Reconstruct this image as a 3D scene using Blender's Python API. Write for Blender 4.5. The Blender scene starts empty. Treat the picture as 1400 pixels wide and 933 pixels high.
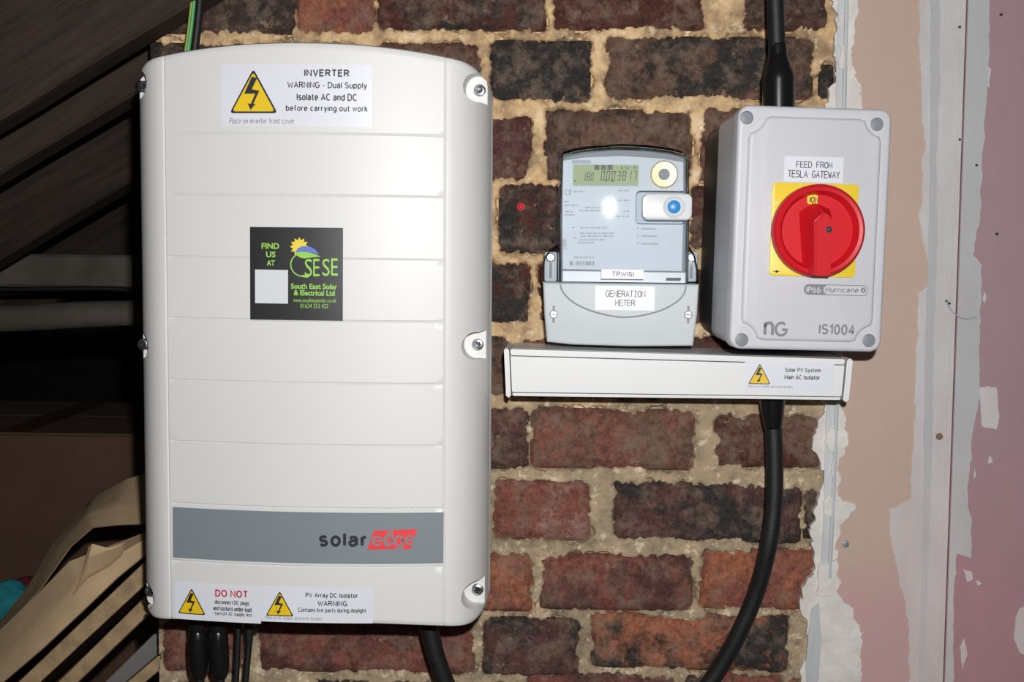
import bpy, bmesh, math, random
import numpy as np
from mathutils import Vector, Matrix, noise
from mathutils.geometry import delaunay_2d_cdt
random.seed(7)
scn = bpy.context.scene
COL = scn.collection
# ------------------------------------------------------------------ camera
F_PX = 1700.0; VX, VY = 775.0, 345.0; DIST = 1.36; ROLL = math.radians(0.7); Z0 = 0.95
def _basis():
    a, b = VX - 700, 466.5 - VY
    c, s = math.cos(ROLL), math.sin(ROLL)
    a0, b0 = c * a - s * b, s * a + c * b
    n = math.sqrt(a0 * a0 + b0 * b0 + F_PX * F_PX)
    sp = a0 / n; cp = math.sqrt(1 - sp * sp)
    st = b0 / n / cp; ct = math.sqrt(1 - st * st)
    r0 = Vector((cp, sp, 0)); u0 = Vector((-sp * st, cp * st, ct)); fw = Vector((-sp * ct, cp * ct, -st))
    return c * r0 + s * u0, -s * r0 + c * u0, fw
RV, UV, FV = _basis()
CAM = Vector((0, -DIST, Z0))
cd = bpy.data.cameras.new('camera'); cam = bpy.data.objects.new('camera', cd); COL.objects.link(cam)
cd.sensor_width = 36.0; cd.lens = F_PX / 1400 * 36.0; cd.clip_start = 0.02
m3 = Matrix((RV, UV, -FV)).transposed()
cam.matrix_world = Matrix.Translation(CAM) @ m3.to_4x4()
scn.camera = cam
scn.view_settings.view_transform = 'Standard'; scn.view_settings.look = 'None'
scn.view_settings.gamma = 1.0; scn.view_settings.use_curve_mapping = False
scn.view_settings.exposure = 0.0
# ------------------------------------------------------------------ world and the camera's flash
w = bpy.data.worlds.new('loft_air'); scn.world = w; w.use_nodes = True
w.node_tree.nodes['Background'].inputs[0].default_value = (0.95, 0.97, 1.0, 1)
w.node_tree.nodes['Background'].inputs[1].default_value = 0.03
ld = bpy.data.lights.new('camera_flash', 'AREA'); ld.shape = 'RECTANGLE'; ld.size = 0.022; ld.size_y = 0.014
ld.energy = 15.0; ld.color = (1.0, 0.995, 0.99)
fl = bpy.data.objects.new('camera_flash', ld); COL.objects.link(fl)
fl.location = CAM + Vector((0.035, 0.0, 0.086))
fl.rotation_euler = (math.radians(88), 0, math.radians(3))

# ------------------------------------------------------------------ helpers
def ray(px, py): return FV * F_PX + RV * (px - 700) + UV * (466.5 - py)
def U(px, py, y=0.0):
    v = ray(px, py); return CAM + v * ((y - CAM.y) / v.y)
WM = {}
def tag(o, label=None, cat=None, group=None, kind=None):
    if label: o['label'] = label
    if cat: o['category'] = cat
    if group: o['group'] = group
    if kind: o['kind'] = kind
    return o
def thing(name, loc, label=None, cat=None, group=None, kind=None, rot=None):
    o = bpy.data.objects.new(name, None); COL.objects.link(o)
    o.empty_display_size = 0.02
    M = Matrix.Translation(loc) @ (rot.to_4x4() if rot else Matrix())
    o.matrix_world = M; WM[o.name] = M
    return tag(o, label, cat, group, kind)
def link_mesh(name, me, mat, parent=None, smooth=None):
    o = bpy.data.objects.new(name, me); COL.objects.link(o)
    if mat:
        for m in (mat if isinstance(mat, (list, tuple)) else [mat]): me.materials.append(m)
    if smooth is not None:
        for p in me.polygons: p.use_smooth = True
        me.set_sharp_from_angle(angle=math.radians(smooth))
    if parent is not None:
        o.parent = parent; WM[o.name] = WM[parent.name]
    else: WM[o.name] = Matrix()
    return o
def put(name, bm, mat, parent=None, smooth=40, local=False, center=False):
    me = bpy.data.meshes.new(name)
    if parent is not None and not local: bm.transform(WM[parent.name].inverted())
    bmesh.ops.recalc_face_normals(bm, faces=bm.faces[:])
    loc = None
    if center and parent is None and bm.verts:
        loc = Vector((sum(v.co.x for v in bm.verts) / len(bm.verts), sum(v.co.y for v in bm.verts) / len(bm.verts), min(v.co.z for v in bm.verts)))
        bm.transform(Matrix.Translation(-loc))
    bm.to_mesh(me); bm.free()
    o = link_mesh(name, me, mat, parent, smooth)
    if loc is not None: o.location = loc; WM[o.name] = Matrix.Translation(loc)
    return o
def from_py(verts, faces):
    bm = bmesh.new(); vs = [bm.verts.new(v) for v in verts]
    for f in faces:
        try: bm.faces.new([vs[i] for i in f])
        except ValueError: pass
    return bm
def box(x0, x1, y0, y1, z0, z1, bev=0.0, seg=2, bm=None):
    b = bmesh.new()
    bmesh.ops.create_cube(b, size=1.0)
    for v in b.verts:
        v.co = Vector(((x0 + x1) / 2 + v.co.x * (x1 - x0), (y0 + y1) / 2 + v.co.y * (y1 - y0), (z0 + z1) / 2 + v.co.z * (z1 - z0)))
    if bev: bmesh.ops.bevel(b, geom=b.edges[:], offset=bev, segments=seg, profile=0.5, affect='EDGES')
    return b
def rrect(x0, x1, z0, z1, r, n=6):
    pts = []
    for cx, cz, a0 in ((x1 - r, z1 - r, 0), (x0 + r, z1 - r, 90), (x0 + r, z0 + r, 180), (x1 - r, z0 + r, 270)):
        for k in range(n + 1):
            a = math.radians(a0 + 90 * k / n); pts.append((cx + r * math.cos(a), cz + r * math.sin(a)))
    return pts
def circ(cx, cz, r, n=32): return [(cx + r * math.cos(2 * math.pi * k / n), cz + r * math.sin(2 * math.pi * k / n)) for k in range(n)]
def offs(pts, d):
    out = []; n = len(pts)
    for i in range(n):
        p0, p1, p2 = Vector(pts[i - 1]), Vector(pts[i]), Vector(pts[(i + 1) % n])
        a = (p1 - p0); b = (p2 - p1)
        na = Vector((-a.y, a.x)); nb = Vector((-b.y, b.x))
        if na.length > 1e-9: na.normalize()
        if nb.length > 1e-9: nb.normalize()
        nn = na + nb
        if nn.length < 1e-9: nn = na
        nn.normalize(); k = max(0.4, nn.dot(nb if nb.length > 0 else na))
        q = p1 + nn * (d / k); out.append((q.x, q.y))
    return out
def prism(pts, yf, yb, r=0.0, seg=3, back=True, scale_back=1.0):
    """outline (x,z) counter-clockwise as seen from the front (-y); front at yf (smaller y), back at yb"""
    rings = []
    if scale_back != 1.0:
        cx = sum(p[0] for p in pts) / len(pts); cz = sum(p[1] for p in pts) / len(pts)
        rings.append(([(cx + (p[0] - cx) * scale_back, cz + (p[1] - cz) * scale_back) for p in pts], yb))
    else: rings.append((pts, yb))
    if r > 0:
        for k in range(seg + 1):
            a = math.pi / 2 * k / seg
            rings.append((offs(pts, r * (1 - math.cos(a))), yf + r - r * math.sin(a)))
    else: rings.append((pts, yf))
    bm = bmesh.new(); n = len(pts); R = []
    for ps, y in rings: R.append([bm.verts.new((p[0], y, p[1])) for p in ps])
    for a, b in zip(R[:-1], R[1:]):
        for i in range(n): bm.faces.new((a[i], a[(i + 1) % n], b[(i + 1) % n], b[i]))
    bm.faces.new(R[-1])
    if back: bm.faces.new(R[0][::-1])
    return bm
def tube(pts, rad, n=14, caps=True, sub=8):
    """smooth round tube through points; rad is a number or one per point"""
    P = [Vector(p) for p in pts]; m = len(P)
    rr = rad if isinstance(rad, (list, tuple)) else [rad] * m
    C = []; RR = []
    for i in range(m - 1):
        p0 = P[max(i - 1, 0)]; p1 = P[i]; p2 = P[i + 1]; p3 = P[min(i + 2, m - 1)]
        for k in range(sub):
            t = k / sub
            C.append(0.5 * ((2 * p1) + (-p0 + p2) * t + (2 * p0 - 5 * p1 + 4 * p2 - p3) * t * t + (-p0 + 3 * p1 - 3 * p2 + p3) * t ** 3))
            RR.append(rr[i] * (1 - t) + rr[i + 1] * t)
    C.append(P[-1]); RR.append(rr[-1])
    bm = bmesh.new(); prev = None; rings = []
    up = Vector((0, -1, 0.01))
    for i, c in enumerate(C):
        t = (C[min(i + 1, len(C) - 1)] - C[max(i - 1, 0)]).normalized()
        s = t.cross(up)
        if s.length < 1e-4: s = t.cross(Vector((1, 0, 0)))
        s.normalize(); u2 = s.cross(t)
        rings.append([bm.verts.new(c + (s * math.cos(2 * math.pi * k / n) + u2 * math.sin(2 * math.pi * k / n)) * RR[i]) for k in range(n)])
    for a, b in zip(rings[:-1], rings[1:]):
        for k in range(n): bm.faces.new((a[k], a[(k + 1) % n], b[(k + 1) % n], b[k]))
    if caps: bm.faces.new(rings[0][::-1]); bm.faces.new(rings[-1])
    return bm
def lathe_y(cx, cz, prof, n=40):
    """surface of revolution about the y axis; prof = [(radius, y), ...] from outside back to centre front"""
    bm = bmesh.new(); rings = []
    for r, y in prof:
        if r < 1e-6: rings.append([bm.verts.new((cx, y, cz))])
        else: rings.append([bm.verts.new((cx + r * math.cos(2 * math.pi * k / n), y, cz + r * math.sin(2 * math.pi * k / n))) for k in range(n)])
    for a, b in zip(rings[:-1], rings[1:]):
        for k in range(n):
            if len(b) == 1: bm.faces.new((a[k], a[(k + 1) % n], b[0]))
            elif len(a) == 1: bm.faces.new((a[0], b[(k + 1) % n], b[k]))
            else: bm.faces.new((a[k], a[(k + 1) % n], b[(k + 1) % n], b[k]))
    return bm
def boolean(bm, cutters):
    def tmp(b):
        me = bpy.data.meshes.new('t'); bmesh.ops.recalc_face_normals(b, faces=b.faces[:]); b.to_mesh(me); b.free()
        o = bpy.data.objects.new('t', me); COL.objects.link(o); return o
    base = tmp(bm); cs = [tmp(c) for c in cutters]
    for c in cs:
        md = base.modifiers.new('b', 'BOOLEAN'); md.operation = 'DIFFERENCE'; md.solver = 'EXACT'; md.object = c
    dg = bpy.context.evaluated_depsgraph_get(); dg.update()
    me = bpy.data.meshes.new_from_object(base.evaluated_get(dg))
    out = bmesh.new(); out.from_mesh(me)
    for o in [base] + cs:
        d = o.data; bpy.data.objects.remove(o); bpy.data.meshes.remove(d)
    bpy.data.meshes.remove(me)
    return out
def round_text_bm(s, cx, cz, width, height, bold=0.0, yfun=None, y=0.0, shear=0.0, res=3, spacing=1.0, roll=0.0):
    cu = bpy.data.curves.new('t', 'FONT'); cu.body = s; cu.size = 1.0; cu.offset = bold; cu.shear = shear
    cu.resolution_u = res; cu.space_character = spacing
    o = bpy.data.objects.new('t', cu); COL.objects.link(o)
    dg = bpy.context.evaluated_depsgraph_get(); dg.update()
    me = bpy.data.meshes.new_from_object(o.evaluated_get(dg))
    bm = bmesh.new(); bm.from_mesh(me)
    bpy.data.objects.remove(o); bpy.data.curves.remove(cu); bpy.data.meshes.remove(me)
    xs = [v.co.x for v in bm.verts]; zs = [v.co.y for v in bm.verts]
    x0, x1, z0, z1 = min(xs), max(xs), min(zs), max(zs)
    cr, sr = math.cos(roll), math.sin(roll)
    for v in bm.verts:
        x = ((v.co.x - x0) / (x1 - x0) - 0.5) * width; z = ((v.co.y - z0) / (z1 - z0) - 0.5) * height
        x, z = cx + x * cr - z * sr, cz + x * sr + z * cr
        v.co = Vector((x, yfun(x, z) if yfun else y, z))
    bmesh.ops.recalc_face_normals(bm, faces=bm.faces[:])
    for f in bm.faces:
        f.normal_update()
        if f.normal.y > 0: f.normal_flip()
    return bm
# ------------------------------------------------------------------ a plain stroke alphabet for printed lettering
def _arc(cx, cz, rx, rz, a0, a1, n=10): return [(cx + rx * math.cos(math.radians(a0 + (a1 - a0) * k / n)), cz + rz * math.sin(math.radians(a0 + (a1 - a0) * k / n))) for k in range(n + 1)]
XH = .72
def _glyphs():
    A = _arc; G = {}
    G['A'] = (.70, [[(0, 0), (.35, 1), (.70, 0)], [(.12, .34), (.58, .34)]])
    G['C'] = (.70, [A(.37, .5, .37, .5, 48, 312, 18)])
    G['D'] = (.68, [[(0, 0), (0, 1), (.28, 1)] + A(.30, .5, .38, .5, 90, -90, 12) + [(0, 0)]])
    G['E'] = (.58, [[(.58, 1), (0, 1), (0, 0), (.58, 0)], [(0, .53), (.52, .53)]])
    G['F'] = (.54, [[(.54, 1), (0, 1), (0, 0)], [(0, .52), (.47, .52)]])
    G['G'] = (.74, [A(.37, .5, .37, .5, 48, 335, 18) + [(.72, .46), (.42, .46)]])
    G['H'] = (.64, [[(0, 0), (0, 1)], [(.64, 0), (.64, 1)], [(0, .52), (.64, .52)]])
    G['I'] = (.0, [[(0, 0), (0, 1)]])
    G['L'] = (.50, [[(0, 1), (0, 0), (.50, 0)]])
    G['M'] = (.76, [[(0, 0), (0, 1), (.38, .28), (.76, 1), (.76, 0)]])
    G['N'] = (.64, [[(0, 0), (0, 1), (.64, 0), (.64, 1)]])
    G['O'] = (.76, [A(.38, .5, .38, .5, 90, 450, 24)])
    G['P'] = (.60, [[(0, 0), (0, 1), (.34, 1)] + A(.34, .74, .26, .26, 90, -90) + [(0, .48)]])
    G['R'] = (.62, [[(0, 0), (0, 1), (.34, 1)] + A(.34, .75, .26, .25, 90, -90) + [(0, .5)], [(.34, .5), (.62, 0)]])
    G['S'] = (.60, [A(.30, .745, .27, .255, 25, 240, 12) + A(.30, .265, .30, .265, 62, -155, 12)])
    G['T'] = (.64, [[(0, 1), (.64, 1)], [(.32, 1), (.32, 0)]])
    G['U'] = (.64, [[(0, 1), (0, .32)] + A(.32, .32, .32, .32, 180, 360) + [(.64, 1)]])
    G['V'] = (.66, [[(0, 1), (.33, 0), (.66, 1)]])
    G['W'] = (.96, [[(0, 1), (.24, 0), (.48, .78), (.72, 0), (.96, 1)]])
    G['Y'] = (.66, [[(0, 1), (.33, .46), (.66, 1)], [(.33, .46), (.33, 0)]])
    x = XH; m = x / 2
    o = lambda cx: A(cx, m, .26, m, 90, 450, 20)
    G['a'] = (.48, [A(.24, x - .22, .22, .22, 165, 0) + [(.46, 0)], A(.20, .20, .20, .20, 90, 270) + [(.30, .02), (.46, .18)], [(.20, .40), (.46, .44)]])
    G['b'] = (.52, [[(0, 0), (0, 1)], o(.26)])
    G['c'] = (.48, [A(.26, m, .26, m, 50, 310, 16)])
    G['d'] = (.52, [[(.52, 0), (.52, 1)], o(.26)])
    G['e'] = (.52, [[(.02, m), (.52, m)] + A(.26, m, .26, m, 0, 310, 16)])
    G['f'] = (.30, [[(.12, 0), (.12, .80)] + A(.30, .80, .18, .20, 180, 90, 5), [(0, x), (.28, x)]])
    G['g'] = (.52, [o(.26), [(.52, x), (.52, -.05)] + A(.26, -.05, .26, .22, 0, -155, 8)])
    G['h'] = (.46, [[(0, 0), (0, 1)], [(0, .46)] + A(.23, x - .23, .23, .23, 180, 0, 8) + [(.46, 0)]])
    G['i'] = (.0, [[(0, 0), (0, x)], [(0, .93), (0, 1.0)]])
    G['k'] = (.44, [[(0, 0), (0, 1)], [(.40, x), (0, .30)], [(.14, .44), (.44, 0)]])
    G['l'] = (.0, [[(0, 0), (0, 1)]])
    G['m'] = (.74, [[(0, 0), (0, x)], [(0, .5)] + A(.185, x - .185, .185, .185, 180, 0, 8) + [(.37, 0)], [(.37, .5)] + A(.555, x - .185, .185, .185, 180, 0, 8) + [(.74, 0)]])
    G['n'] = (.46, [[(0, 0), (0, x)], [(0, .46)] + A(.23, x - .23, .23, .23, 180, 0, 8) + [(.46, 0)]])
    G['o'] = (.52, [o(.26)])
    G['p'] = (.52, [[(0, -.28), (0, x)], o(.26)])
    G['r'] = (.26, [[(0, 0), (0, x)], [(0, .42)] + A(.24, x - .26, .24, .26, 180, 85, 6)])
    G['s'] = (.44, [A(.22, .535, .20, .185, 25, 240, 10) + A(.22, .19, .22, .19, 62, -155, 10)])
    G['t'] = (.28, [[(.12, .95), (.12, .14)] + A(.26, .14, .14, .14, 180, 280, 5), [(0, x), (.27, x)]])
    G['u'] = (.46, [[(0, x), (0, .23)] + A(.23, .23, .23, .23, 180, 360, 8), [(.46, x), (.46, 0)]])
    G['v'] = (.46, [[(0, x), (.23, 0), (.46, x)]])
    G['w'] = (.68, [[(0, x), (.17, 0), (.34, x), (.51, 0), (.68, x)]])
    G['y'] = (.46, [[(0, x), (.24, 0)], [(.46, x), (.20, -.20), (.06, -.27)]])
    G['0'] = (.54, [A(.27, .5, .27, .5, 90, 450, 20)])
    G['1'] = (.26, [[(0, .76), (.26, 1), (.26, 0)]])
    G['2'] = (.54, [A(.27, .73, .26, .27, 170, -35, 10) + [(0, 0), (.54, 0)]])
    G['3'] = (.54, [A(.26, .75, .25, .25, 150, -80, 10), A(.26, .27, .28, .27, 90, -150, 10)])
    G['4'] = (.58, [[(.42, 0), (.42, 1), (0, .28), (.58, .28)]])
    G['6'] = (.54, [A(.27, .31, .27, .31, 90, 450, 18), [(.0, .31), (.02, .55), (.14, .85), (.32, 1)]])
    G['&'] = (.66, [[(.66, 0), (.14, .70)] + A(.30, .80, .17, .20, 200, -20, 8) + [(.10, .40)] + A(.26, .24, .24, .24, 150, 300, 8) + [(.62, .46)]])
    G['-'] = (.28, [[(0, .36), (.28, .36)]])
    G['.'] = (.0, [[(0, 0), (0, .04)]])
    G['('] = (.16, [A(.34, .4, .34, .66, 130, 230, 8)])
    G[')'] = (.16, [A(-.18, .4, .34, .66, 50, -50, 8)])
    return G
GL = _glyphs()
def text_bm(s, cx, cz, width, height, bold=.10, yfun=None, y=0.0, shear=0.0, mono=0.0, gap=None):
    """strokes of the given weight (share of the cap height) fitted into width x height about (cx, cz)"""
    strokes = []; x = 0.0
    for ch in s:
        if ch == ' ': x += (mono or .42); continue
        adv, st = GL[ch]
        if mono:
            k = 1.0 if adv <= .56 else .56 / adv; ox = x + (.56 - adv * k) / 2
            if ch == 'I': st = st + [[(-.16, 0), (.16, 0)], [(-.16, 1), (.16, 1)]]
            for q in st: strokes.append([(ox + p[0] * k, p[1]) for p in q])
            x += mono
        else:
            for q in st: strokes.append([(x + p[0], p[1]) for p in q])
            x += adv + (.15 + bold * .75 if gap is None else gap)
    hb = bold / 2
    P = [p for q in strokes for p in q]
    x0, x1 = min(p[0] for p in P) - hb, max(p[0] for p in P) + hb; z0, z1 = min(p[1] for p in P) - hb, max(p[1] for p in P) + hb
    kx, kz = width / (x1 - x0), height / (z1 - z0)
    V = []; Fc = []
    def add(pts):
        k = len(V)
        for (px, pz) in pts:
            X = cx + ((px - x0) / (x1 - x0) - .5) * width + shear * (pz - .5) * kz; Z = cz + ((pz - z0) / (z1 - z0) - .5) * height
            V.append((X, yfun(X, Z) if yfun else y, Z))
        Fc.append(tuple(range(k, k + len(pts))))
    r = kz / kx       # so that strokes keep one weight after the fit
    hx = min(hb * r, hb * 1.8) if r > 1 else max(hb * r, hb * .55)
    for q in strokes:
        n = len(q); closed = n > 3 and math.hypot(q[0][0] - q[-1][0], q[0][1] - q[-1][1]) < 1e-5
        L_ = []; R_ = []
        for i in range(n):
            a = q[i - 1] if i > 0 else (q[-2] if closed else q[0]); c = q[i + 1] if i < n - 1 else (q[1] if closed else q[-1]); b_ = q[i]
            def nrm(u, v):
                dx, dz = (v[0] - u[0]) / hx, (v[1] - u[1]) / hb; l = math.hypot(dx, dz)
                return None if l < 1e-9 else (-dz / l, dx / l)
            n1 = nrm(a, b_) or nrm(b_, c); n2 = nrm(b_, c) or n1
            mx, mz = n1[0] + n2[0], n1[1] + n2[1]; l = math.hypot(mx, mz)
            if l < .3: mx, mz = n1; k = 1
            else: mx /= l; mz /= l; k = min(1 / max(mx * n1[0] + mz * n1[1], .3), 2.0)
            L_.append((b_[0] + mx * k * hx, b_[1] + mz * k * hb)); R_.append((b_[0] - mx * k * hx, b_[1] - mz * k * hb))
        for i in range(n - 1): add([L_[i], R_[i], R_[i + 1], L_[i + 1]])
    return from_py(V, Fc)
def join(*bms):
    out = bmesh.new()
    for b in bms:
        me = bpy.data.meshes.new('j'); b.to_mesh(me); b.free(); out.from_mesh(me); bpy.data.meshes.remove(me)
    return out
def sheet(pts, y=0.0, yfun=None, cuts=0):
    bm = bmesh.new()
    f = bm.faces.new([bm.verts.new((p[0], y, p[1])) for p in pts])
    if f.normal.y > 0: f.normal_flip()
    f.normal_update()
    if yfun:
        for v in bm.verts: v.co.y = yfun(v.co.x, v.co.z)
    return bm
def gridsheet(x0, x1, z0, z1, yfun, nx=16, nz=4):
    V = []; Fc = []
    for j in range(nz + 1):
        for i in range(nx + 1):
            x = x0 + (x1 - x0) * i / nx; z = z0 + (z1 - z0) * j / nz
            V.append((x, yfun(x, z), z))
    for j in range(nz):
        for i in range(nx):
            a = j * (nx + 1) + i; Fc.append((a, a + 1, a + nx + 2, a + nx + 1))
    return from_py(V, Fc)

# ------------------------------------------------------------------ materials
def newmat(name):
    m = bpy.data.materials.new(name); m.use_nodes = True
    return m, m.node_tree.nodes, m.node_tree.links, m.node_tree.nodes['Principled BSDF']
def lin(r, g, b):
    f = lambda c: ((c / 255 + 0.055) / 1.055) ** 2.4 if c / 255 > 0.04045 else c / 255 / 12.92
    return (f(r), f(g), f(b), 1)
def mat(name, col, rough=0.5, metal=0.0, spec=0.5, var=0.0, vscale=20.0, bump=0.0, bscale=200.0, stretch=(1, 1, 1), col2=None, coat=0.0, roty=0.0):
    m, N, L, P = newmat(name)
    c = col if len(col) == 4 else tuple(col) + (1,)
    P.inputs['Base Color'].default_value = c; P.inputs['Roughness'].default_value = rough
    P.inputs['Metallic'].default_value = metal; P.inputs['Specular IOR Level'].default_value = spec
    P.inputs['Coat Weight'].default_value = coat
    tc = N.new('ShaderNodeTexCoord'); mp = N.new('ShaderNodeMapping'); mp.inputs['Scale'].default_value = stretch
    if roty:
        mr_ = N.new('ShaderNodeMapping'); mr_.inputs['Rotation'].default_value = (0, roty, 0)
        L.new(tc.outputs['Object'], mr_.inputs['Vector']); L.new(mr_.outputs[0], mp.inputs['Vector'])
    else: L.new(tc.outputs['Object'], mp.inputs['Vector'])
    if var or col2:
        nz = N.new('ShaderNodeTexNoise'); nz.inputs['Scale'].default_value = vscale; nz.inputs['Detail'].default_value = 5
        L.new(mp.outputs[0], nz.inputs['Vector'])
        rp = N.new('ShaderNodeValToRGB'); rp.color_ramp.elements[0].position = 0.32; rp.color_ramp.elements[1].position = 0.68
        k = 1 - var
        rp.color_ramp.elements[0].color = (c[0] * k, c[1] * k, c[2] * k, 1)
        c2 = col2 or (min(1, c[0] * (1 + var)), min(1, c[1] * (1 + var)), min(1, c[2] * (1 + var)), 1)
        rp.color_ramp.elements[1].color = c2
        L.new(nz.outputs['Fac'], rp.inputs[0]); L.new(rp.outputs[0], P.inputs['Base Color'])
    if bump:
        nb = N.new('ShaderNodeTexNoise'); nb.inputs['Scale'].default_value = bscale; nb.inputs['Detail'].default_value = 4
        L.new(mp.outputs[0], nb.inputs['Vector'])
        bp = N.new('ShaderNodeBump'); bp.inputs['Strength'].default_value = bump; bp.inputs['Distance'].default_value = 0.002
        L.new(nb.outputs['Fac'], bp.inputs['Height']); L.new(bp.outputs[0], P.inputs['Normal'])
    return m
M = {}
M['inv'] = mat('white_powder_coat', lin(222, 221, 219), 0.42, spec=0.45, bump=0.06, bscale=1500, var=0.015, vscale=6)
M['inv_band'] = mat('grey_print_band', lin(128, 137, 143), 0.45, var=0.03, vscale=900)
M['sticker'] = mat('white_label_vinyl', lin(226, 228, 236), 0.35, var=0.01)
M['sticker_dark'] = mat('black_label_vinyl', lin(40, 40, 42), 0.38, var=0.12, vscale=40)
M['ink'] = mat('black_print', lin(38, 38, 44), 0.5, var=0.05)
M['ink_grey'] = mat('grey_print', lin(132, 133, 138), 0.5, var=0.05)
M['ink_soft'] = mat('faded_grey_print', lin(166, 171, 178), 0.5, var=0.1, vscale=300)
M['ink_red'] = mat('red_print', lin(190, 30, 52), 0.5, var=0.05)
M['ink_green'] = mat('lime_print', lin(152, 210, 82), 0.45, var=0.05)
M['ink_yellow'] = mat('sun_yellow_print', lin(236, 212, 62), 0.45, var=0.05)
M['ink_blue'] = mat('panel_blue_print', lin(98, 120, 196), 0.45, var=0.05)
M['ink_white'] = mat('pale_print', lin(215, 217, 222), 0.5, var=0.04)
M['warn_yellow'] = mat('warning_yellow', lin(236, 198, 32), 0.4, var=0.03)
M['brand_red'] = mat('brand_red', lin(238, 60, 66), 0.45, var=0.03)
M['brand_navy'] = mat('brand_navy', lin(34, 38, 50), 0.45, var=0.03)
M['chrome'] = mat('screw_steel', (0.75, 0.75, 0.78), 0.22, 1.0, var=0.05)
M['socket'] = mat('screw_socket_dark', (0.06, 0.06, 0.07), 0.35, 0.7, var=0.1)
M['zinc'] = mat('dull_zinc', (0.42, 0.43, 0.45), 0.45, 0.8, var=0.2, vscale=60)
M['black_pl'] = mat('black_cable_plastic', lin(22, 22, 23), 0.55, var=0.15, vscale=60, bump=0.15, bscale=300)
M['black_gloss'] = mat('black_gland_plastic', lin(22, 22, 23), 0.25, var=0.1, vscale=60)
M['green'] = mat('green_earth_sheath', lin(78, 160, 88), 0.4, var=0.08)
M['yellowgreen'] = mat('yellow_earth_stripe', lin(150, 165, 60), 0.4, var=0.08)
M['grey_cable'] = mat('grey_cable_sheath', lin(92, 92, 104), 0.45, var=0.1)
M['iso'] = mat('isolator_grey_plastic', lin(205, 205, 211), 0.42, spec=0.4, bump=0.05, bscale=900, var=0.015)
M['iso_back'] = mat('isolator_back_dark', lin(44, 47, 48), 0.55, var=0.25, vscale=40)
M['iso_cap'] = mat('screw_cap_grey', lin(132, 138, 143), 0.5, var=0.06, vscale=200)
M['yellow'] = mat('switch_yellow', lin(240, 210, 60), 0.4, var=0.02)
M['red'] = mat('switch_red', lin(206, 26, 38), 0.38, var=0.03, spec=0.4)
M['meter'] = mat('meter_grey_plastic', lin(203, 210, 212), 0.5, var=0.02, bump=0.04, bscale=900)
M['meter_plate'] = mat('meter_face_plate', lin(210, 217, 224), 0.55, var=0.03, vscale=15)
M['meter_side'] = mat('meter_body_grey', lin(152, 156, 160), 0.5, var=0.05)
M['lcd'] = mat('lcd_green', lin(176, 186, 146), 0.65, var=0.04, vscale=40)
M['lcd_ink'] = mat('lcd_segments', lin(66, 70, 62), 0.5, var=0.08)
M['gold'] = mat('optical_ring_brass', lin(228, 205, 160), 0.4, 0.35, var=0.04)
M['clip_white'] = mat('clip_white_plastic', lin(222, 224, 226), 0.4, var=0.02)
M['blue'] = mat('button_blue', lin(38, 140, 212), 0.35, var=0.04)
M['trunk'] = mat('trunking_white_pvc', lin(228, 228, 228), 0.4, var=0.02, vscale=8)
M['seam'] = mat('seam_shadow_grey', lin(120, 122, 124), 0.6, var=0.1)
M['wood_dark'] = mat('old_dark_timber', lin(50, 36, 27), 0.75, var=0.5, vscale=9, stretch=(1, 6, 12), bump=0.5, bscale=60, roty=math.radians(30.6))
M['sark'] = mat('old_sarking_boards', lin(34, 27, 23), 0.85, var=0.4, vscale=8, stretch=(6, 1, 6), bump=0.4, bscale=50)
M['chip'] = mat('chipboard_edge', lin(168, 142, 108), 0.8, var=0.22, vscale=60, bump=0.5, bscale=250)
M['panel_grey'] = mat('grey_sheet_face', lin(120, 116, 116), 0.7, var=0.12, vscale=20)
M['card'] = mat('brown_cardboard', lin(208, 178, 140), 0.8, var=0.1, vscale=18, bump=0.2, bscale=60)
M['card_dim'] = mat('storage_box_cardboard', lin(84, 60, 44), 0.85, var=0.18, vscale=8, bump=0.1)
M['teal'] = mat('teal_cloth', lin(28, 130, 140), 0.85, var=0.12, vscale=30, bump=0.4, bscale=400)
M['maroon'] = mat('maroon_cloth', lin(110, 26, 38), 0.85, var=0.2, vscale=30, bump=0.4, bscale=400)
M['tape'] = mat('yellow_brown_tape', lin(78, 54, 30), 0.5, var=0.1)
M['lag'] = mat('grey_pipe_lagging', lin(92, 84, 76), 0.8, var=0.3, vscale=14, bump=0.3, bscale=80)
M['floor'] = mat('loft_floor_boards', lin(96, 78, 62), 0.8, var=0.3, vscale=6, stretch=(8, 1, 1), bump=0.2)
M['metal_bead'] = mat('galvanised_bead', lin(196, 199, 200), 0.55, 0.0, var=0.12, vscale=40, stretch=(1, 1, .25), bump=0.3, bscale=200)
M['plug'] = mat('red_wall_plug', lin(205, 30, 44), 0.4, var=0.05)
def glassmat():
    m, N, L, P = newmat('clear_polycarbonate')
    N.remove(P); out = N['Material Output']
    tr = N.new('ShaderNodeBsdfTransparent'); tr.inputs[0].default_value = (0.93, 0.95, 0.97, 1)
    gl = N.new('ShaderNodeBsdfGlossy'); gl.inputs['Roughness'].default_value = 0.032; gl.inputs[0].default_value = (1, 1, 1, 1)
    nz = N.new('ShaderNodeTexNoise'); nz.inputs['Scale'].default_value = 45
    bp = N.new('ShaderNodeBump'); bp.inputs['Strength'].default_value = 0.015; bp.inputs['Distance'].default_value = 0.001
    L.new(nz.outputs['Fac'], bp.inputs['Height']); L.new(bp.outputs[0], gl.inputs['Normal'])
    fr = N.new('ShaderNodeFresnel'); fr.inputs[0].default_value = 1.55
    mx = N.new('ShaderNodeMixShader')
    L.new(fr.outputs[0], mx.inputs[0]); L.new(tr.outputs[0], mx.inputs[1]); L.new(gl.outputs[0], mx.inputs[2])
    L.new(mx.outputs[0], out.inputs['Surface'])
    return m
M['clear'] = glassmat()
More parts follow.
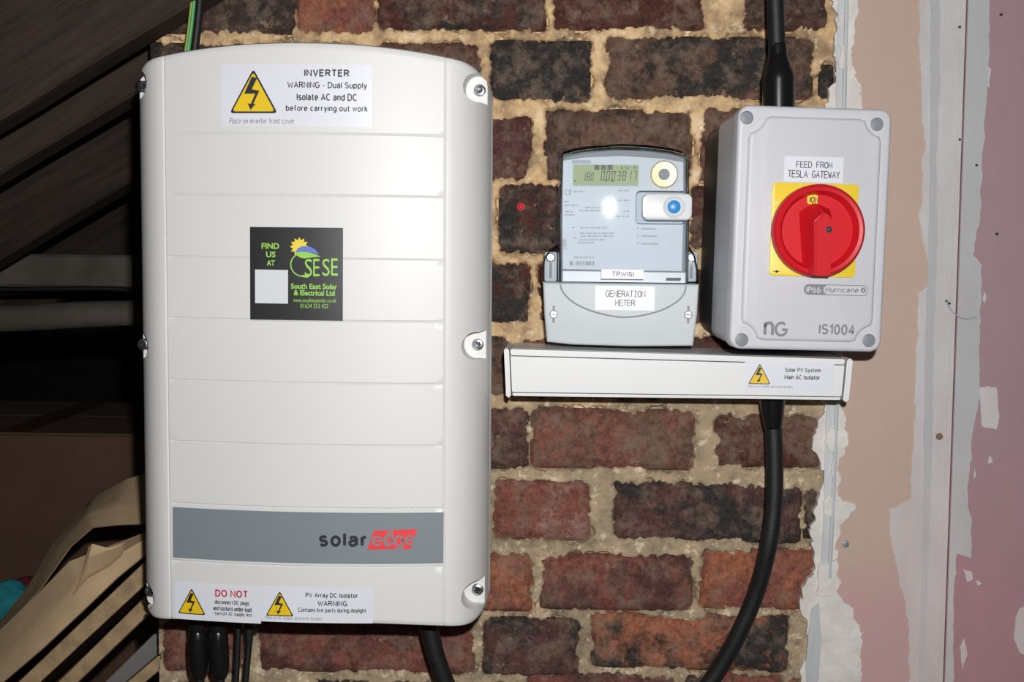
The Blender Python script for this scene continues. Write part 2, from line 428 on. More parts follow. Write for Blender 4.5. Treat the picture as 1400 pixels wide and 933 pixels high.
def brickmat():
    m, N, L, P = newmat('old_brick')
    oi = N.new('ShaderNodeObjectInfo'); tc = N.new('ShaderNodeTexCoord')
    ad = N.new('ShaderNodeVectorMath'); ad.operation = 'MULTIPLY_ADD'
    L.new(oi.outputs['Random'], ad.inputs[0]); ad.inputs[1].default_value = (37, 53, 71)
    L.new(tc.outputs['Object'], ad.inputs[2])
    at = N.new('ShaderNodeAttribute'); at.attribute_type = 'OBJECT'; at.attribute_name = 'second_tone'
    n1 = N.new('ShaderNodeTexNoise'); n1.inputs['Scale'].default_value = 20; n1.inputs['Detail'].default_value = 9; n1.inputs['Roughness'].default_value = 0.72
    L.new(ad.outputs[0], n1.inputs['Vector'])
    r1 = N.new('ShaderNodeMapRange'); r1.inputs['From Min'].default_value = 0.45; r1.inputs['From Max'].default_value = 0.56
    L.new(n1.outputs['Fac'], r1.inputs['Value'])
    mx = N.new('ShaderNodeMix'); mx.data_type = 'RGBA'
    L.new(r1.outputs[0], mx.inputs[0]); L.new(oi.outputs['Color'], mx.inputs[6]); L.new(at.outputs['Color'], mx.inputs[7])
    n2 = N.new('ShaderNodeTexNoise'); n2.inputs['Scale'].default_value = 150; n2.inputs['Detail'].default_value = 8; n2.inputs['Roughness'].default_value = 0.75
    L.new(ad.outputs[0], n2.inputs['Vector'])
    r2 = N.new('ShaderNodeMapRange'); r2.inputs['From Min'].default_value = 0.36; r2.inputs['From Max'].default_value = 0.64
    r2.inputs['To Min'].default_value = 0.5; r2.inputs['To Max'].default_value = 1.45
    L.new(n2.outputs['Fac'], r2.inputs['Value'])
    ml = N.new('ShaderNodeVectorMath'); ml.operation = 'SCALE'
    L.new(mx.outputs[2], ml.inputs[0]); L.new(r2.outputs[0], ml.inputs['Scale'])
    # dusty lime film over the face
    nf = N.new('ShaderNodeTexNoise'); nf.inputs['Scale'].default_value = 42; nf.inputs['Detail'].default_value = 10; nf.inputs['Roughness'].default_value = 0.78
    av = N.new('ShaderNodeVectorMath'); av.operation = 'ADD'; av.inputs[1].default_value = (11, 3, 8); L.new(ad.outputs[0], av.inputs[0]); L.new(av.outputs[0], nf.inputs['Vector'])
    rf = N.new('ShaderNodeMapRange'); rf.inputs['From Min'].default_value = 0.48; rf.inputs['From Max'].default_value = 0.66; rf.inputs['To Min'].default_value = 0.0; rf.inputs['To Max'].default_value = 0.72
    L.new(nf.outputs['Fac'], rf.inputs['Value'])
    mf = N.new('ShaderNodeMix'); mf.data_type = 'RGBA'; mf.inputs[7].default_value = lin(158, 134, 116)
    L.new(rf.outputs[0], mf.inputs[0]); L.new(ml.outputs[0], mf.inputs[6])
    # lime specks and smears
    n3 = N.new('ShaderNodeTexNoise'); n3.inputs['Scale'].default_value = 60; n3.inputs['Detail'].default_value = 8; n3.inputs['Roughness'].default_value = 0.75
    L.new(ad.outputs[0], n3.inputs['Vector'])
    r3 = N.new('ShaderNodeMapRange'); r3.inputs['From Min'].default_value = 0.60; r3.inputs['From Max'].default_value = 0.66; r3.inputs['To Max'].default_value = 0.8
    L.new(n3.outputs['Fac'], r3.inputs['Value'])
    m2 = N.new('ShaderNodeMix'); m2.data_type = 'RGBA'; m2.inputs[7].default_value = lin(168, 146, 122)
    L.new(r3.outputs[0], m2.inputs[0]); L.new(mf.outputs[2], m2.inputs[6])
    L.new(m2.outputs[2], P.inputs['Base Color'])
    P.inputs['Roughness'].default_value = 0.8; P.inputs['Specular IOR Level'].default_value = 0.3
    bp = N.new('ShaderNodeBump'); bp.inputs['Strength'].default_value = 0.9; bp.inputs['Distance'].default_value = 0.004
    sm = N.new('ShaderNodeMath'); sm.operation = 'ADD'
    L.new(n2.outputs['Fac'], sm.inputs[0]); L.new(n3.outputs['Fac'], sm.inputs[1]); L.new(sm.outputs[0], bp.inputs['Height'])
    L.new(bp.outputs[0], P.inputs['Normal'])
    return m
M['brick'] = brickmat()
def mortarmat():
    m, N, L, P = newmat('lime_mortar')
    tc = N.new('ShaderNodeTexCoord')
    n1 = N.new('ShaderNodeTexNoise'); n1.inputs['Scale'].default_value = 26; n1.inputs['Detail'].default_value = 8; n1.inputs['Roughness'].default_value = 0.68
    L.new(tc.outputs['Object'], n1.inputs['Vector'])
    rp = N.new('ShaderNodeValToRGB'); e = rp.color_ramp.elements
    e[0].position = 0.30; e[0].color = lin(122, 100, 78); e[1].position = 0.70; e[1].color = lin(250, 226, 186)
    k = e.new(0.46); k.color = lin(186, 156, 120); k = e.new(0.57); k.color = lin(228, 192, 144)
    L.new(n1.outputs['Fac'], rp.inputs[0])
    rq = N.new('ShaderNodeValToRGB'); e = rq.color_ramp.elements     # the greyer mix used low on the wall
    e[0].position = 0.30; e[0].color = lin(110, 98, 80); e[1].position = 0.70; e[1].color = lin(248, 232, 204)
    k = e.new(0.47); k.color = lin(166, 148, 122); k = e.new(0.58); k.color = lin(186, 164, 134)
    L.new(n1.outputs['Fac'], rq.inputs[0])
    sp = N.new('ShaderNodeSeparateXYZ'); L.new(tc.outputs['Object'], sp.inputs[0])
    nb = N.new('ShaderNodeTexNoise'); nb.inputs['Scale'].default_value = 6; L.new(tc.outputs['Object'], nb.inputs['Vector'])
    ma = N.new('ShaderNodeMath'); ma.operation = 'MULTIPLY_ADD'; ma.inputs[1].default_value = 0.5
    L.new(nb.outputs['Fac'], ma.inputs[0]); L.new(sp.outputs['Z'], ma.inputs[2])
    mr = N.new('ShaderNodeMapRange'); mr.inputs['From Min'].default_value = Z0 + 0.05; mr.inputs['From Max'].default_value = Z0 + 0.22
    L.new(ma.outputs[0], mr.inputs['Value'])
    mx = N.new('ShaderNodeMix'); mx.data_type = 'RGBA'
    L.new(mr.outputs[0], mx.inputs[0]); L.new(rq.outputs[0], mx.inputs[6]); L.new(rp.outputs[0], mx.inputs[7])
    nk = N.new('ShaderNodeTexNoise'); nk.inputs['Scale'].default_value = 75; nk.inputs['Detail'].default_value = 9; nk.inputs['Roughness'].default_value = 0.7
    L.new(tc.outputs['Object'], nk.inputs['Vector'])
    rk = N.new('ShaderNodeMapRange'); rk.inputs['From Min'].default_value = 0.56; rk.inputs['From Max'].default_value = 0.62; rk.inputs['To Max'].default_value = 0.7
    L.new(nk.outputs['Fac'], rk.inputs['Value'])
    mk = N.new('ShaderNodeMix'); mk.data_type = 'RGBA'; mk.inputs[7].default_value = lin(238, 220, 190)
    L.new(rk.outputs[0], mk.inputs[0]); L.new(mx.outputs[2], mk.inputs[6])
    L.new(mk.outputs[2], P.inputs['Base Color']); P.inputs['Roughness'].default_value = 0.9; P.inputs['Specular IOR Level'].default_value = 0.2
    n2 = N.new('ShaderNodeTexNoise'); n2.inputs['Scale'].default_value = 240; n2.inputs['Detail'].default_value = 5
    L.new(tc.outputs['Object'], n2.inputs['Vector'])
    bp = N.new('ShaderNodeBump'); bp.inputs['Strength'].default_value = 0.7; bp.inputs['Distance'].default_value = 0.003
    sm = N.new('ShaderNodeMath'); sm.operation = 'ADD'
    L.new(n1.outputs['Fac'], sm.inputs[0]); L.new(n2.outputs['Fac'], sm.inputs[1]); L.new(sm.outputs[0], bp.inputs['Height'])
    L.new(bp.outputs[0], P.inputs['Normal'])
    return m
M['mortar'] = mortarmat()
def plastermat(name, hi, lo, zmid, zspan, smear):
    """plaster whose own colour goes from hi (upper coat) to lo (lower coat) with a noisy edge and faint trowel stains"""
    m, N, L, P = newmat(name)
    tc = N.new('ShaderNodeTexCoord'); sp = N.new('ShaderNodeSeparateXYZ'); L.new(tc.outputs['Object'], sp.inputs[0])
    n1 = N.new('ShaderNodeTexNoise'); n1.inputs['Scale'].default_value = 9; n1.inputs['Detail'].default_value = 6; L.new(tc.outputs['Object'], n1.inputs['Vector'])
    ma = N.new('ShaderNodeMath'); ma.operation = 'MULTIPLY_ADD'; ma.inputs[1].default_value = 0.08
    L.new(n1.outputs['Fac'], ma.inputs[0]); L.new(sp.outputs['Z'], ma.inputs[2])
    mr = N.new('ShaderNodeMapRange'); mr.inputs['From Min'].default_value = zmid - zspan + 0.04; mr.inputs['From Max'].default_value = zmid + zspan + 0.04
    L.new(ma.outputs[0], mr.inputs['Value'])
    mx = N.new('ShaderNodeMix'); mx.data_type = 'RGBA'; mx.inputs[6].default_value = lo; mx.inputs[7].default_value = hi
    L.new(mr.outputs[0], mx.inputs[0])
    mp = N.new('ShaderNodeMapping'); mp.inputs['Scale'].default_value = (1, 1, 0.35); L.new(tc.outputs['Object'], mp.inputs[0])
    n2 = N.new('ShaderNodeTexNoise'); n2.inputs['Scale'].default_value = 30; n2.inputs['Detail'].default_value = 7; n2.inputs['Roughness'].default_value = 0.65; L.new(mp.outputs[0], n2.inputs['Vector'])
    r2 = N.new('ShaderNodeMapRange'); r2.inputs['From Min'].default_value = 0.35; r2.inputs['From Max'].default_value = 0.75; r2.inputs['To Max'].default_value = 0.55
    L.new(n2.outputs['Fac'], r2.inputs['Value'])
    m2 = N.new('ShaderNodeMix'); m2.data_type = 'RGBA'; m2.inputs[7].default_value = smear
    L.new(r2.outputs[0], m2.inputs[0]); L.new(mx.outputs[2], m2.inputs[6]); L.new(m2.outputs[2], P.inputs['Base Color'])
    P.inputs['Roughness'].default_value = 0.85; P.inputs['Specular IOR Level'].default_value = 0.2
    n3 = N.new('ShaderNodeTexNoise'); n3.inputs['Scale'].default_value = 160; n3.inputs['Detail'].default_value = 5; L.new(tc.outputs['Object'], n3.inputs['Vector'])
    bp = N.new('ShaderNodeBump'); bp.inputs['Strength'].default_value = 0.18; bp.inputs['Distance'].default_value = 0.002
    L.new(n3.outputs['Fac'], bp.inputs['Height']); L.new(bp.outputs[0], P.inputs['Normal'])
    return m
zpx = lambda y: U(1200, y).z
M['plaster'] = plastermat('tan_skim_plaster', lin(198, 174, 160), lin(202, 162, 164), zpx(790), 0.03, lin(190, 166, 150))
M['board'] = plastermat('mauve_plasterboard', lin(170, 142, 148), lin(182, 138, 144), zpx(700), 0.10, lin(162, 134, 140))
M['filler'] = plastermat('white_joint_filler', lin(208, 206, 206), lin(214, 202, 200), zpx(650), 0.15, lin(186, 172, 170))
M['filler_grey'] = plastermat('pale_grey_joint_filler', lin(190, 190, 192), lin(206, 198, 196), zpx(700), 0.1, lin(176, 172, 174))
M['filler_lump'] = mat('white_plaster_lumps', lin(222, 216, 210), 0.85, var=0.1, vscale=40, bump=0.7, bscale=120)

# ------------------------------------------------------------------ structure: brick wall
wall = thing('wall_back', (0, 0, 0), 'old red and black brick wall with ragged lime mortar', kind='structure')
K = lambda r, g, b: lin(r, g, b)
BLK, DRK, DRED, MAR, RED, ORG, PNK, BRN = K(60, 56, 54), K(84, 66, 58), K(96, 58, 50), K(102, 68, 64), K(144, 88, 76), K(176, 110, 82), K(172, 130, 120), K(120, 92, 78)
bricks = [  # x0, y0, x1, y1 in the photograph's frame, then its two fired tones
 (130, -255, 330, -165, DRK, DRED), (345, -255, 560, -165, RED, DRK), (575, -255, 800, -165, DRED, BLK), (815, -255, 1010, -165, BRN, DRK), (1025, -255, 1132, -165, DRED, DRK),
 (130, -152, 260, -66, DRK, BLK), (275, -152, 480, -66, DRED, DRK), (495, -152, 690, -66, BRN, DRED), (705, -152, 900, -66, BLK, DRED), (915, -152, 1132, -66, DRED, BRN),
 (130, -52, 400, 42, DRK, BLK), (408, -52, 510, 43, ORG, RED), (517, -52, 745, 37, DRED, BLK), (760, -52, 961, 37, DRED, DRED), (1022, -52, 1132, 38, DRK, DRED),
 (205, 60, 330, 140, DRK, BLK), (345, 62, 500, 140, BRN, DRK), (515, 60, 655, 142, DRED, BRN), (672, 57, 805, 136, BLK, BLK), (830, 52, 1110, 132, BLK, BRN), (1124, 90, 1138, 132, BLK, BLK),
 (205, 160, 440, 240, DRK, DRED), (455, 160, 724, 243, DRED, MAR), (746, 152, 944, 247, DRK, BRN), (962, 150, 1135, 245, BRN, DRED),
 (205, 262, 380, 340, DRK, RED), (395, 262, 655, 340, RED, DRK), (684, 254, 935, 345, BLK, DRED), (945, 258, 1135, 345, DRED, DRK),
 (205, 362, 430, 440, DRK, DRK), (445, 362, 722, 441, DRED, BLK), (738, 364, 960, 441, DRK, DRED), (975, 364, 1135, 441, DRED, DRK),
 (205, 462, 380, 540, DRK, RED), (395, 462, 695, 538, DRK, BRN), (712, 465, 900, 540, RED, DRK), (915, 465, 1130, 540, DRED, DRK),
 (205, 560, 430, 640, DRK, RED), (445, 560, 720, 637, MAR, DRK), (728, 563, 948, 640, BRN, RED), (980, 570, 1122, 638, DRED, BRN),
 (212, 660, 390, 740, DRK, RED), (405, 660, 655, 740, DRK, RED), (676, 662, 805, 738, PNK, RED), (842, 664, 1094, 739, BLK, MAR), (1104, 672, 1116, 735, BLK, DRK),
 (214, 760, 430, 835, RED, DRK), (445, 760, 725, 834, ORG, RED), (741, 763, 945, 834, MAR, RED), (961, 756, 1114, 833, RED, ORG),
 (224, 853, 326, 920, RED, MAR), (356, 852, 646, 920, RED, MAR), (662, 850, 790, 924, MAR, BLK), (811, 845, 1076, 916, BLK, ORG),
 (224, 938, 420, 1010, RED, DRK), (435, 938, 700, 1010, BLK, BRN), (724, 926, 922, 1005, RED, MAR), (984, 926, 1066, 1005, RED, RED), (936, 930, 970, 1000, BLK, DRK), (1078, 935, 1110, 1000, ORG, RED),
 (230, 1026, 480, 1100, RED, DRK), (495, 1026, 720, 1100, MAR, RED), (740, 1024, 1000, 1100, RED, DRK), (1016, 1024, 1110, 1100, ORG, RED),
]
rects = []
for i, (x0, y0, x1, y1, ca, cb) in enumerate(bricks):
    A = U(x0, (y0 + y1) / 2); B = U(x1, (y0 + y1) / 2); T = U((x0 + x1) / 2, y0); Bo = U((x0 + x1) / 2, y1)
    g = 0.0025
    rects.append((A.x - g, B.x + g, Bo.z - g, T.z + g))
def nz(x, y, z): return noise.noise(Vector((x, y, z)))
def brick_mesh(w_, h_, seed, d=0.095):
    nx = max(3, int(w_ / 0.007)); ny = max(4, int(h_ / 0.007)); V = []; Fc = []
    edge = 0.006
    def idx(i, j): return j * (nx + 1) + i
    for j in range(ny + 1):
        for i in range(nx + 1):
            u, v = i / nx, j / ny
            x = (u - 0.5) * w_; z = (v - 0.5) * h_
            ed = min(w_ / 2 - abs(x), h_ / 2 - abs(z))
            cx = max(0, abs(x) - (w_ / 2 - 0.012)); cz = max(0, abs(z) - (h_ / 2 - 0.012))
            cr = max(0.0, math.hypot(cx, cz) - 0.006)
            y = 0.0035 * (max(0.0, 1 - ed / edge)) ** 2 + cr * 0.45
            y += 0.0022 * nz(x * 40 + seed * 7, z * 40, seed) + 0.0016 * nz(x * 110, z * 110 + seed * 3, seed)
            if ed < 1e-6 or i in (0, nx) or j in (0, ny):
                x *= 1 + 0.006 * nz(z * 60, seed, 1.3); z *= 1 + 0.02 * nz(x * 60, seed, 4.1)
            V.append((x, y, z))
    for j in range(ny):
        for i in range(nx):
            Fc.append((idx(i, j), idx(i + 1, j), idx(i + 1, j + 1), idx(i, j + 1)))
    ring = [idx(i, 0) for i in range(nx + 1)] + [idx(nx, j) for j in range(1, ny + 1)] + [idx(i, ny) for i in range(nx - 1, -1, -1)] + [idx(0, j) for j in range(ny - 1, 0, -1)]
    n0 = len(V)
    for k in ring: V.append((V[k][0], d, V[k][2]))
    m = len(ring)
    for k in range(m): Fc.append((ring[k], n0 + k, n0 + (k + 1) % m, ring[(k + 1) % m]))
    Fc.append(tuple(range(n0, n0 + m)))
    me = bpy.data.meshes.new('brick'); me.from_pydata(V, [], Fc); me.validate()
    return me
for i, (r, b) in enumerate(zip(rects, bricks)):
    me = brick_mesh(r[1] - r[0], r[3] - r[2], i * 1.37)
    o = link_mesh('brick', me, M['brick'], wall, 55)
    o.location = ((r[0] + r[1]) / 2, random.uniform(-0.0015, 0.0015), (r[2] + r[3]) / 2)
    o.rotation_euler = (random.uniform(-.008, .008), random.uniform(-.006, .006), random.uniform(-.008, .008))
    o.color = b[4]; o['second_tone'] = list(b[5][:3])
# mortar: a ragged surface that laps over the brick edges
def mortar():
    X0, X1 = U(217, 850).x, U(1142, 300).x + 0.006; Zt, Zb = U(700, -255).z, U(700, 1100).z
    st = 0.0018; nx = int((X1 - X0) / st); nzv = int((Zt - Zb) / st)
    xs = np.linspace(X0, X1, nx + 1); zs = np.linspace(Zb, Zt, nzv + 1)
    GX, GZ = np.meshgrid(xs, zs)
    sd = np.full(GX.shape, 1.0)
    rad = 0.009
    for (a, b, c, d) in rects:
        qx = np.abs(GX - (a + b) / 2) - ((b - a) / 2 - rad); qz = np.abs(GZ - (c + d) / 2) - ((d - c) / 2 - rad)
        s = np.hypot(np.maximum(qx, 0), np.maximum(qz, 0)) + np.minimum(np.maximum(qx, qz), 0) - rad
        sd = np.minimum(sd, s)
    n1 = np.zeros(GX.shape); n2 = np.zeros(GX.shape)
    nn = noise.noise
    for j in range(nzv + 1):
        for i in range(nx + 1):
            s = sd[j, i]
            if s < -0.020: continue
            x, z = xs[i], zs[j]
            n1[j, i] = 0.8 * nn(Vector((x * 13, 2, z * 13))) + nn(Vector((x * 34, 0, z * 34))) + 0.7 * nn(Vector((x * 100, 3, z * 100))) + 0.6 * nn(Vector((x * 240, 5, z * 240)))
            n2[j, i] = nn(Vector((x * 50, 9, z * 50))) + 0.8 * nn(Vector((x * 150, 7, z * 150)))
    s = sd + n1 * 0.0066 + 0.0008
    t = np.clip((s + 0.0035) / 0.005, 0, 1); t = t * t * (3 - 2 * t)
    Y = 0.013 + t * (-0.0125 + n2 * 0.0017) + np.clip(sd - 0.004, 0, 0.01) * 0.1
    V = np.stack([GX, Y, GZ], -1).reshape(-1, 3)
    Fc = []
    W1 = nx + 1
    deep = (Y > 0.0128)
    for j in range(nzv):
        for i in range(nx):
            if deep[j, i] and deep[j, i + 1] and deep[j + 1, i] and deep[j + 1, i + 1]: continue
            a = j * W1 + i; Fc.append((a, a + 1, a + W1 + 1, a + W1))
    me = bpy.data.meshes.new('mortar'); me.from_pydata(V.tolist(), [], Fc)
    o = link_mesh('mortar', me, M['mortar'], wall, 70)
    bm = box(X0 + 0.004, X1 - 0.002, 0.0105, 0.095, 0.0, Zt, 0)
    put('mortar_core', bm, M['mortar'], wall, None)
    return X0, X1, Zt, Zb
MX0, MX1, MZt, MZb = mortar()
# red wall plug left in a brick
pz = U(712, 283, -0.002)
b = lathe_y(pz.x, pz.z, [(0.0042, 0.004), (0.0042, -0.003), (0.0026, -0.0034), (0.0014, -0.0024), (0, -0.0022)], 14)
tag(put('wall_plug', b, M['plug'], wall), 'small red plastic wall plug')

# ------------------------------------------------------------------ structure: plastered wall to the right
pw = thing('wall_right', (0, 0, 0), 'bare tan and mauve plaster with white filler strips', kind='structure')
PY = -0.006
def crack_x(py): return 1322 - (1322 - 1290) * py / 933
def ragged(px_pts, y, amp=0.0022, step=0.004, seed=0.0, keep=None):
    W = [U(p[0], p[1], y) for p in px_pts]; out = []
    for i in range(len(W)):
        a, b2 = W[i], W[(i + 1) % len(W)]
        straight = keep and i in keep
        n = max(1, int((b2 - a).length / step)) if not straight else 1
        for k in range(n):
            p = a.lerp(b2, k / n)
            if not straight and k > 0:
                d = Vector((noise.noise(Vector((p.x * 70, seed, p.z * 70))), noise.noise(Vector((p.x * 70, seed + 5, p.z * 70 + 9))))) + 0.6 * Vector((noise.noise(Vector((p.x * 220, seed, p.z * 220))), noise.noise(Vector((p.x * 220, seed + 5, p.z * 220)))))
                out.append((p.x + d.x * amp, p.z + d.y * amp))
            else: out.append((p.x, p.z))
    return out
def slab(name, pts, y, th, m, parent, bev=0.0006, label=None):
    """flat piece with a free outline, th thick, its back at y"""
    n = len(pts)
    vs, _, fs, *_ = delaunay_2d_cdt([Vector(p) for p in pts], [(i, (i + 1) % n) for i in range(n)], [list(range(n))], 1, 1e-6)
    V = [(v.x, y - th, v.y) for v in vs] + [(v.x, y, v.y) for v in vs]; k = len(vs)
    from collections import Counter
    cnt = Counter()
    for f in fs:
        for i in range(len(f)): cnt[(f[i], f[(i + 1) % len(f)])] += 1
    Fc = [tuple(f) for f in fs] + [tuple(i + k for i in f[::-1]) for f in fs]
    for (a, b2) in cnt:
        if (b2, a) not in cnt: Fc.append((a, b2, b2 + k, a + k))
    o = put(name, from_py(V, Fc), m, parent, 30)
    if label: o['label'] = label
    return o
edgeL = [(1149, -262), (1147, 100), (1144, 240), (1142, 400), (1134, 560), (1130, 660), (1128, 760), (1122, 830), (1128, 933), (1126, 1100)]
pts = ragged(edgeL + [(crack_x(1100) - 0.8, 1100), (crack_x(-262) - 0.8, -262)], PY, keep=(len(edgeL) - 1, len(edgeL), len(edgeL) + 1), seed=1)
slab('plaster_panel', pts, 0.06, 0.06 - PY, M['plaster'], pw)
pts = ragged([(crack_x(-262) + 0.8, -262), (crack_x(1100) + 0.8, 1100), (1700, 1100), (1700, -262)], PY, keep=(0, 1, 2, 3))
slab('plasterboard', pts, 0.06, 0.06 - PY, M['board'], pw)
L1 = [(1256, -262), (1256, 65), (1259, 111), (1260, 166), (1266, 201), (1259, 222), (1261, 262), (1256, 292), (1261, 332), (1271, 363), (1266, 393), (1254, 403), (1254, 470), (1252, 511), (1247, 627), (1245, 683), (1214, 696), (1219, 744), (1232, 805), (1242, 848), (1242, 933), (1240, 1100)]
slab('filler_strip', ragged(L1 + [(crack_x(1100) - 1.5, 1100), (crack_x(-262) - 1.5, -262)], PY, keep=(len(L1) - 1, len(L1), len(L1) + 1), seed=2), PY, 0.0009, M['filler'], pw)
L1b = [(1284, -262), (1285, 120), (1280, 230), (1282, 330), (1276, 470), (1275, 600), (1270, 760), (1262, 933), (1260, 1100)]
slab('filler_strip', ragged(L1b + [(1252, 1100), (1256, 933), (1262, 700), (1264, 500), (1270, 300), (1272, 100), (1272, -262)], PY - .0009, seed=7, amp=0.0012), PY - 0.0009, 0.0006, M['filler_grey'], pw)
L2 = [(1352, -262), (1352, 75), (1344, 201), (1339, 302), (1329, 348), (1342, 363), (1339, 470), (1339, 536), (1328, 602), (1323, 673), (1328, 734), (1327, 764), (1308, 757), (1303, 815), (1303, 933), (1300, 1100)]
slab('filler_strip', ragged(L2 + [(crack_x(1100) + 1.5, 1100), (crack_x(-262) + 1.5, -262)], PY, keep=(len(L2) - 1, len(L2), len(L2) + 1), seed=3), PY, 0.0013, M['filler_grey'], pw)
# narrow raised tape edge along the joint
slab('joint_tape', ragged([(crack_x(-262) - 9, -262), (crack_x(933) - 9, 933), (crack_x(1100) - 9, 1100), (crack_x(1100) - 2, 1100), (crack_x(-262) - 2, -262)], PY, keep=(0, 2, 4), seed=11, amp=.0006), PY - 0.0009, 0.0007, M['filler'], pw)
for k, q in enumerate([[(1338, 530), (1350, 528), (1362, 530), (1366, 570), (1362, 587), (1342, 583), (1340, 560)],
          [(1404, 826), (1394, 832), (1388, 845), (1386, 875), (1394, 893), (1404, 897)],
          [(1316, 778), (1328, 782), (1330, 792), (1322, 796)], [(1352, 622), (1357, 632), (1350, 634)], [(1312, 885), (1318, 872), (1322, 895), (1316, 915)], [(1332, 640), (1334, 650), (1331, 655)], [(1333, 793), (1342, 798), (1336, 801)], [(1344, 398), (1348, 404), (1346, 415), (1343, 410)],[(1349, 90), (1354, 94), (1352, 120), (1349, 118)]]):
    slab('filler_patch', ragged(q, PY, seed=20 + k, amp=0.0012, step=0.003), PY, 0.0012, M['filler'], pw)
# plaster lumps that bed the corner bead against the brick
LL = [(1136, -262), (1136, 0), (1144, 35), (1140, 60), (1141, 100), (1128, 146), (1135, 200), (1132, 300), (1130, 420), (1128, 554), (1112, 600), (1110, 615), (1128, 642), (1118, 690), (1109, 724), (1113, 785), (1096, 805), (1094, 830), (1108, 870), (1098, 905), (1094, 940), (1096, 1100)]
RR_ = [(1182, 1100), (1176, 933), (1176, 916), (1179, 866), (1166, 835), (1148, 815), (1145, 760), (1147, 719), (1170, 694), (1145, 678), (1147, 627), (1160, 607), (1156, 582), (1149, 554), (1158, 420), (1160, 300), (1176, 151), (1176, 121), (1164, 90), (1168, 40), (1172, 0), (1178, -262)]
slab('plaster_lumps', ragged(LL + RR_, PY, amp=0.005, step=0.003, seed=5), 0.004, 0.0115, M['filler_lump'], pw)
def strip(px_pts, wpx, y, th):
    Ls = [U(p[0] - wpx / 2, p[1], y) for p in px_pts]; Rs = [U(p[0] + wpx / 2, p[1], y) for p in px_pts]
    pl = [(p.x, p.z) for p in Ls] + [(p.x, p.z) for p in Rs[::-1]]
    return pl
bead = strip([(1159, -262), (1151, 50), (1149, 150), (1145, 300), (1140, 480), (1136, 560), (1134, 640), (1132, 720), (1127, 790)], 15, PY, 0)
tag(slab('corner_bead', bead, PY + 0.002, 0.0050, M['metal_bead'], pw), 'galvanised corner bead strip')
for k, q in enumerate([[(1132, 585), (1150, 590), (1148, 612), (1136, 618), (1126, 604)], [(1128, 676), (1146, 684), (1140, 706), (1126, 702)], [(1118, 770), (1142, 764), (1140, 815), (1116, 812)], [(1146, 60), (1160, 66), (1158, 92), (1147, 96)], [(1144, 18), (1154, 22), (1150, 40), (1144, 38)], [(1138, 628), (1146, 632), (1142, 652), (1136, 650)]]):
    slab('plaster_smear', ragged(q, PY, seed=40 + k, amp=0.003, step=0.002), PY + .001, 0.0062, M['filler_lump'], pw)
rib = tube([U(1164, -262, PY - .004), U(1154, 150, PY - .004), U(1146, 480, PY - .004), U(1141, 640, PY - .004), U(1134, 790, PY - .004)], 0.0022, 8)
put('bead_nose', rib, M['metal_bead'], pw)
slab('bead_torn_end', ragged([(1108, 830), (1118, 822), (1121, 870), (1117, 933), (1112, 1000), (1104, 1000), (1100, 900)], PY, seed=9, amp=.001), PY - 0.0065, 0.001, M['metal_bead'], pw)
p = U(1156, 744, PY)
put('screw', lathe_y(p.x, p.z, [(0.0042, PY + .001), (0.0038, PY - .0012), (0.002, PY - .0014), (0.0015, PY - .0002), (0, PY - .0002)], 16), M['zinc'], pw)
p = U(1284, 597, PY)
put('nail', lathe_y(p.x, p.z, [(0.004, PY - .0005), (0.0036, PY - .0022), (0, PY - .0025)], 12), mat('rusty_nail', lin(140, 112, 88), 0.7, var=.3), pw)
put('loose_fibre', tube([U(1294, 412, PY - .003), U(1300, 424, PY - .003), U(1312, 434, PY - .004), U(1324, 436, PY - .003), U(1336, 433, PY - .003)], 0.0006, 6), M['ink_soft'], pw)
for q in ((1294, 412), (1312, 191), (1335, 226), (1363, 320), (1369, 20), (1298, 415), (1312, 37)):
    c = U(q[0], q[1], PY - .0012)
    put('nail', lathe_y(c.x, c.z, [(0.0016, PY), (0.0014, PY - .0022), (0, PY - .0024)], 8), M['socket'], pw)

# ------------------------------------------------------------------ structure: loft behind, at the left
FX0, FX1, FY1 = -2.6, 1.2, 3.2
fo = thing('floor', (0, 0, 0), 'old loft floor boards', kind='structure')
for k in range(19):
    x = FX0 + k * 0.2
    put('plank', box(x + .003, x + .197, -2.0, FY1, -0.02, 0.0, 0.002, 1), M['floor'], fo, None)
SL = math.radians(30.6)
SD = Vector((math.cos(SL), 0, math.sin(SL))); SN = Vector((-math.sin(SL), 0, math.cos(SL)))
R0 = U(0, 180, -0.02)      # a point on the nearest rafter's lower edge
def rafter(off, y0, y1, h, t0=-0.9, t1=0.75, m='wood_dark', bow=0.0):
    b = box(t0, t1, y0, y1, 0, h, 0.004, 1)
    bmesh.ops.subdivide_edges(b, edges=[e for e in b.edges if abs((e.verts[0].co - e.verts[1].co).x) > 0.5], cuts=12)
    for v in b.verts:
        x = v.co.x
        q = R0 + SD * x + SN * (v.co.z + off + 0.004 * noise.noise(Vector((x * 5, off * 9, 1))))
        v.co = Vector((q.x, v.co.y + 0.004 * noise.noise(Vector((x * 4, off, 7))), q.z))
    return b
ce = thing('ceiling', (0, 0, 0), 'dark underside of the sloping roof boards', kind='structure')
TOP = 0.30
for k in range(13):
    t0 = -1.9 + k * 0.2
    b = box(t0 + .002, t0 + .198, -0.9, FY1, TOP, TOP + 0.02)
    for v in b.verts:
        q = R0 + SD * v.co.x + SN * v.co.z; v.co = Vector((q.x, v.co.y, q.z))
    put('roof_board', b, M['sark'], ce, None)
RAF = [(0.0, -0.055, -0.006, 'dark brown roof rafter nearest the camera above the inverter'), (0.0, 0.12, 0.17, 'second dark roof rafter just behind the first'),
       (-0.02, 0.42, 0.48, 'third dim roof rafter, between the near pair and the grey purlin'), (-0.02, 0.95, 1.0, 'farthest dim roof rafter deep in the loft')]
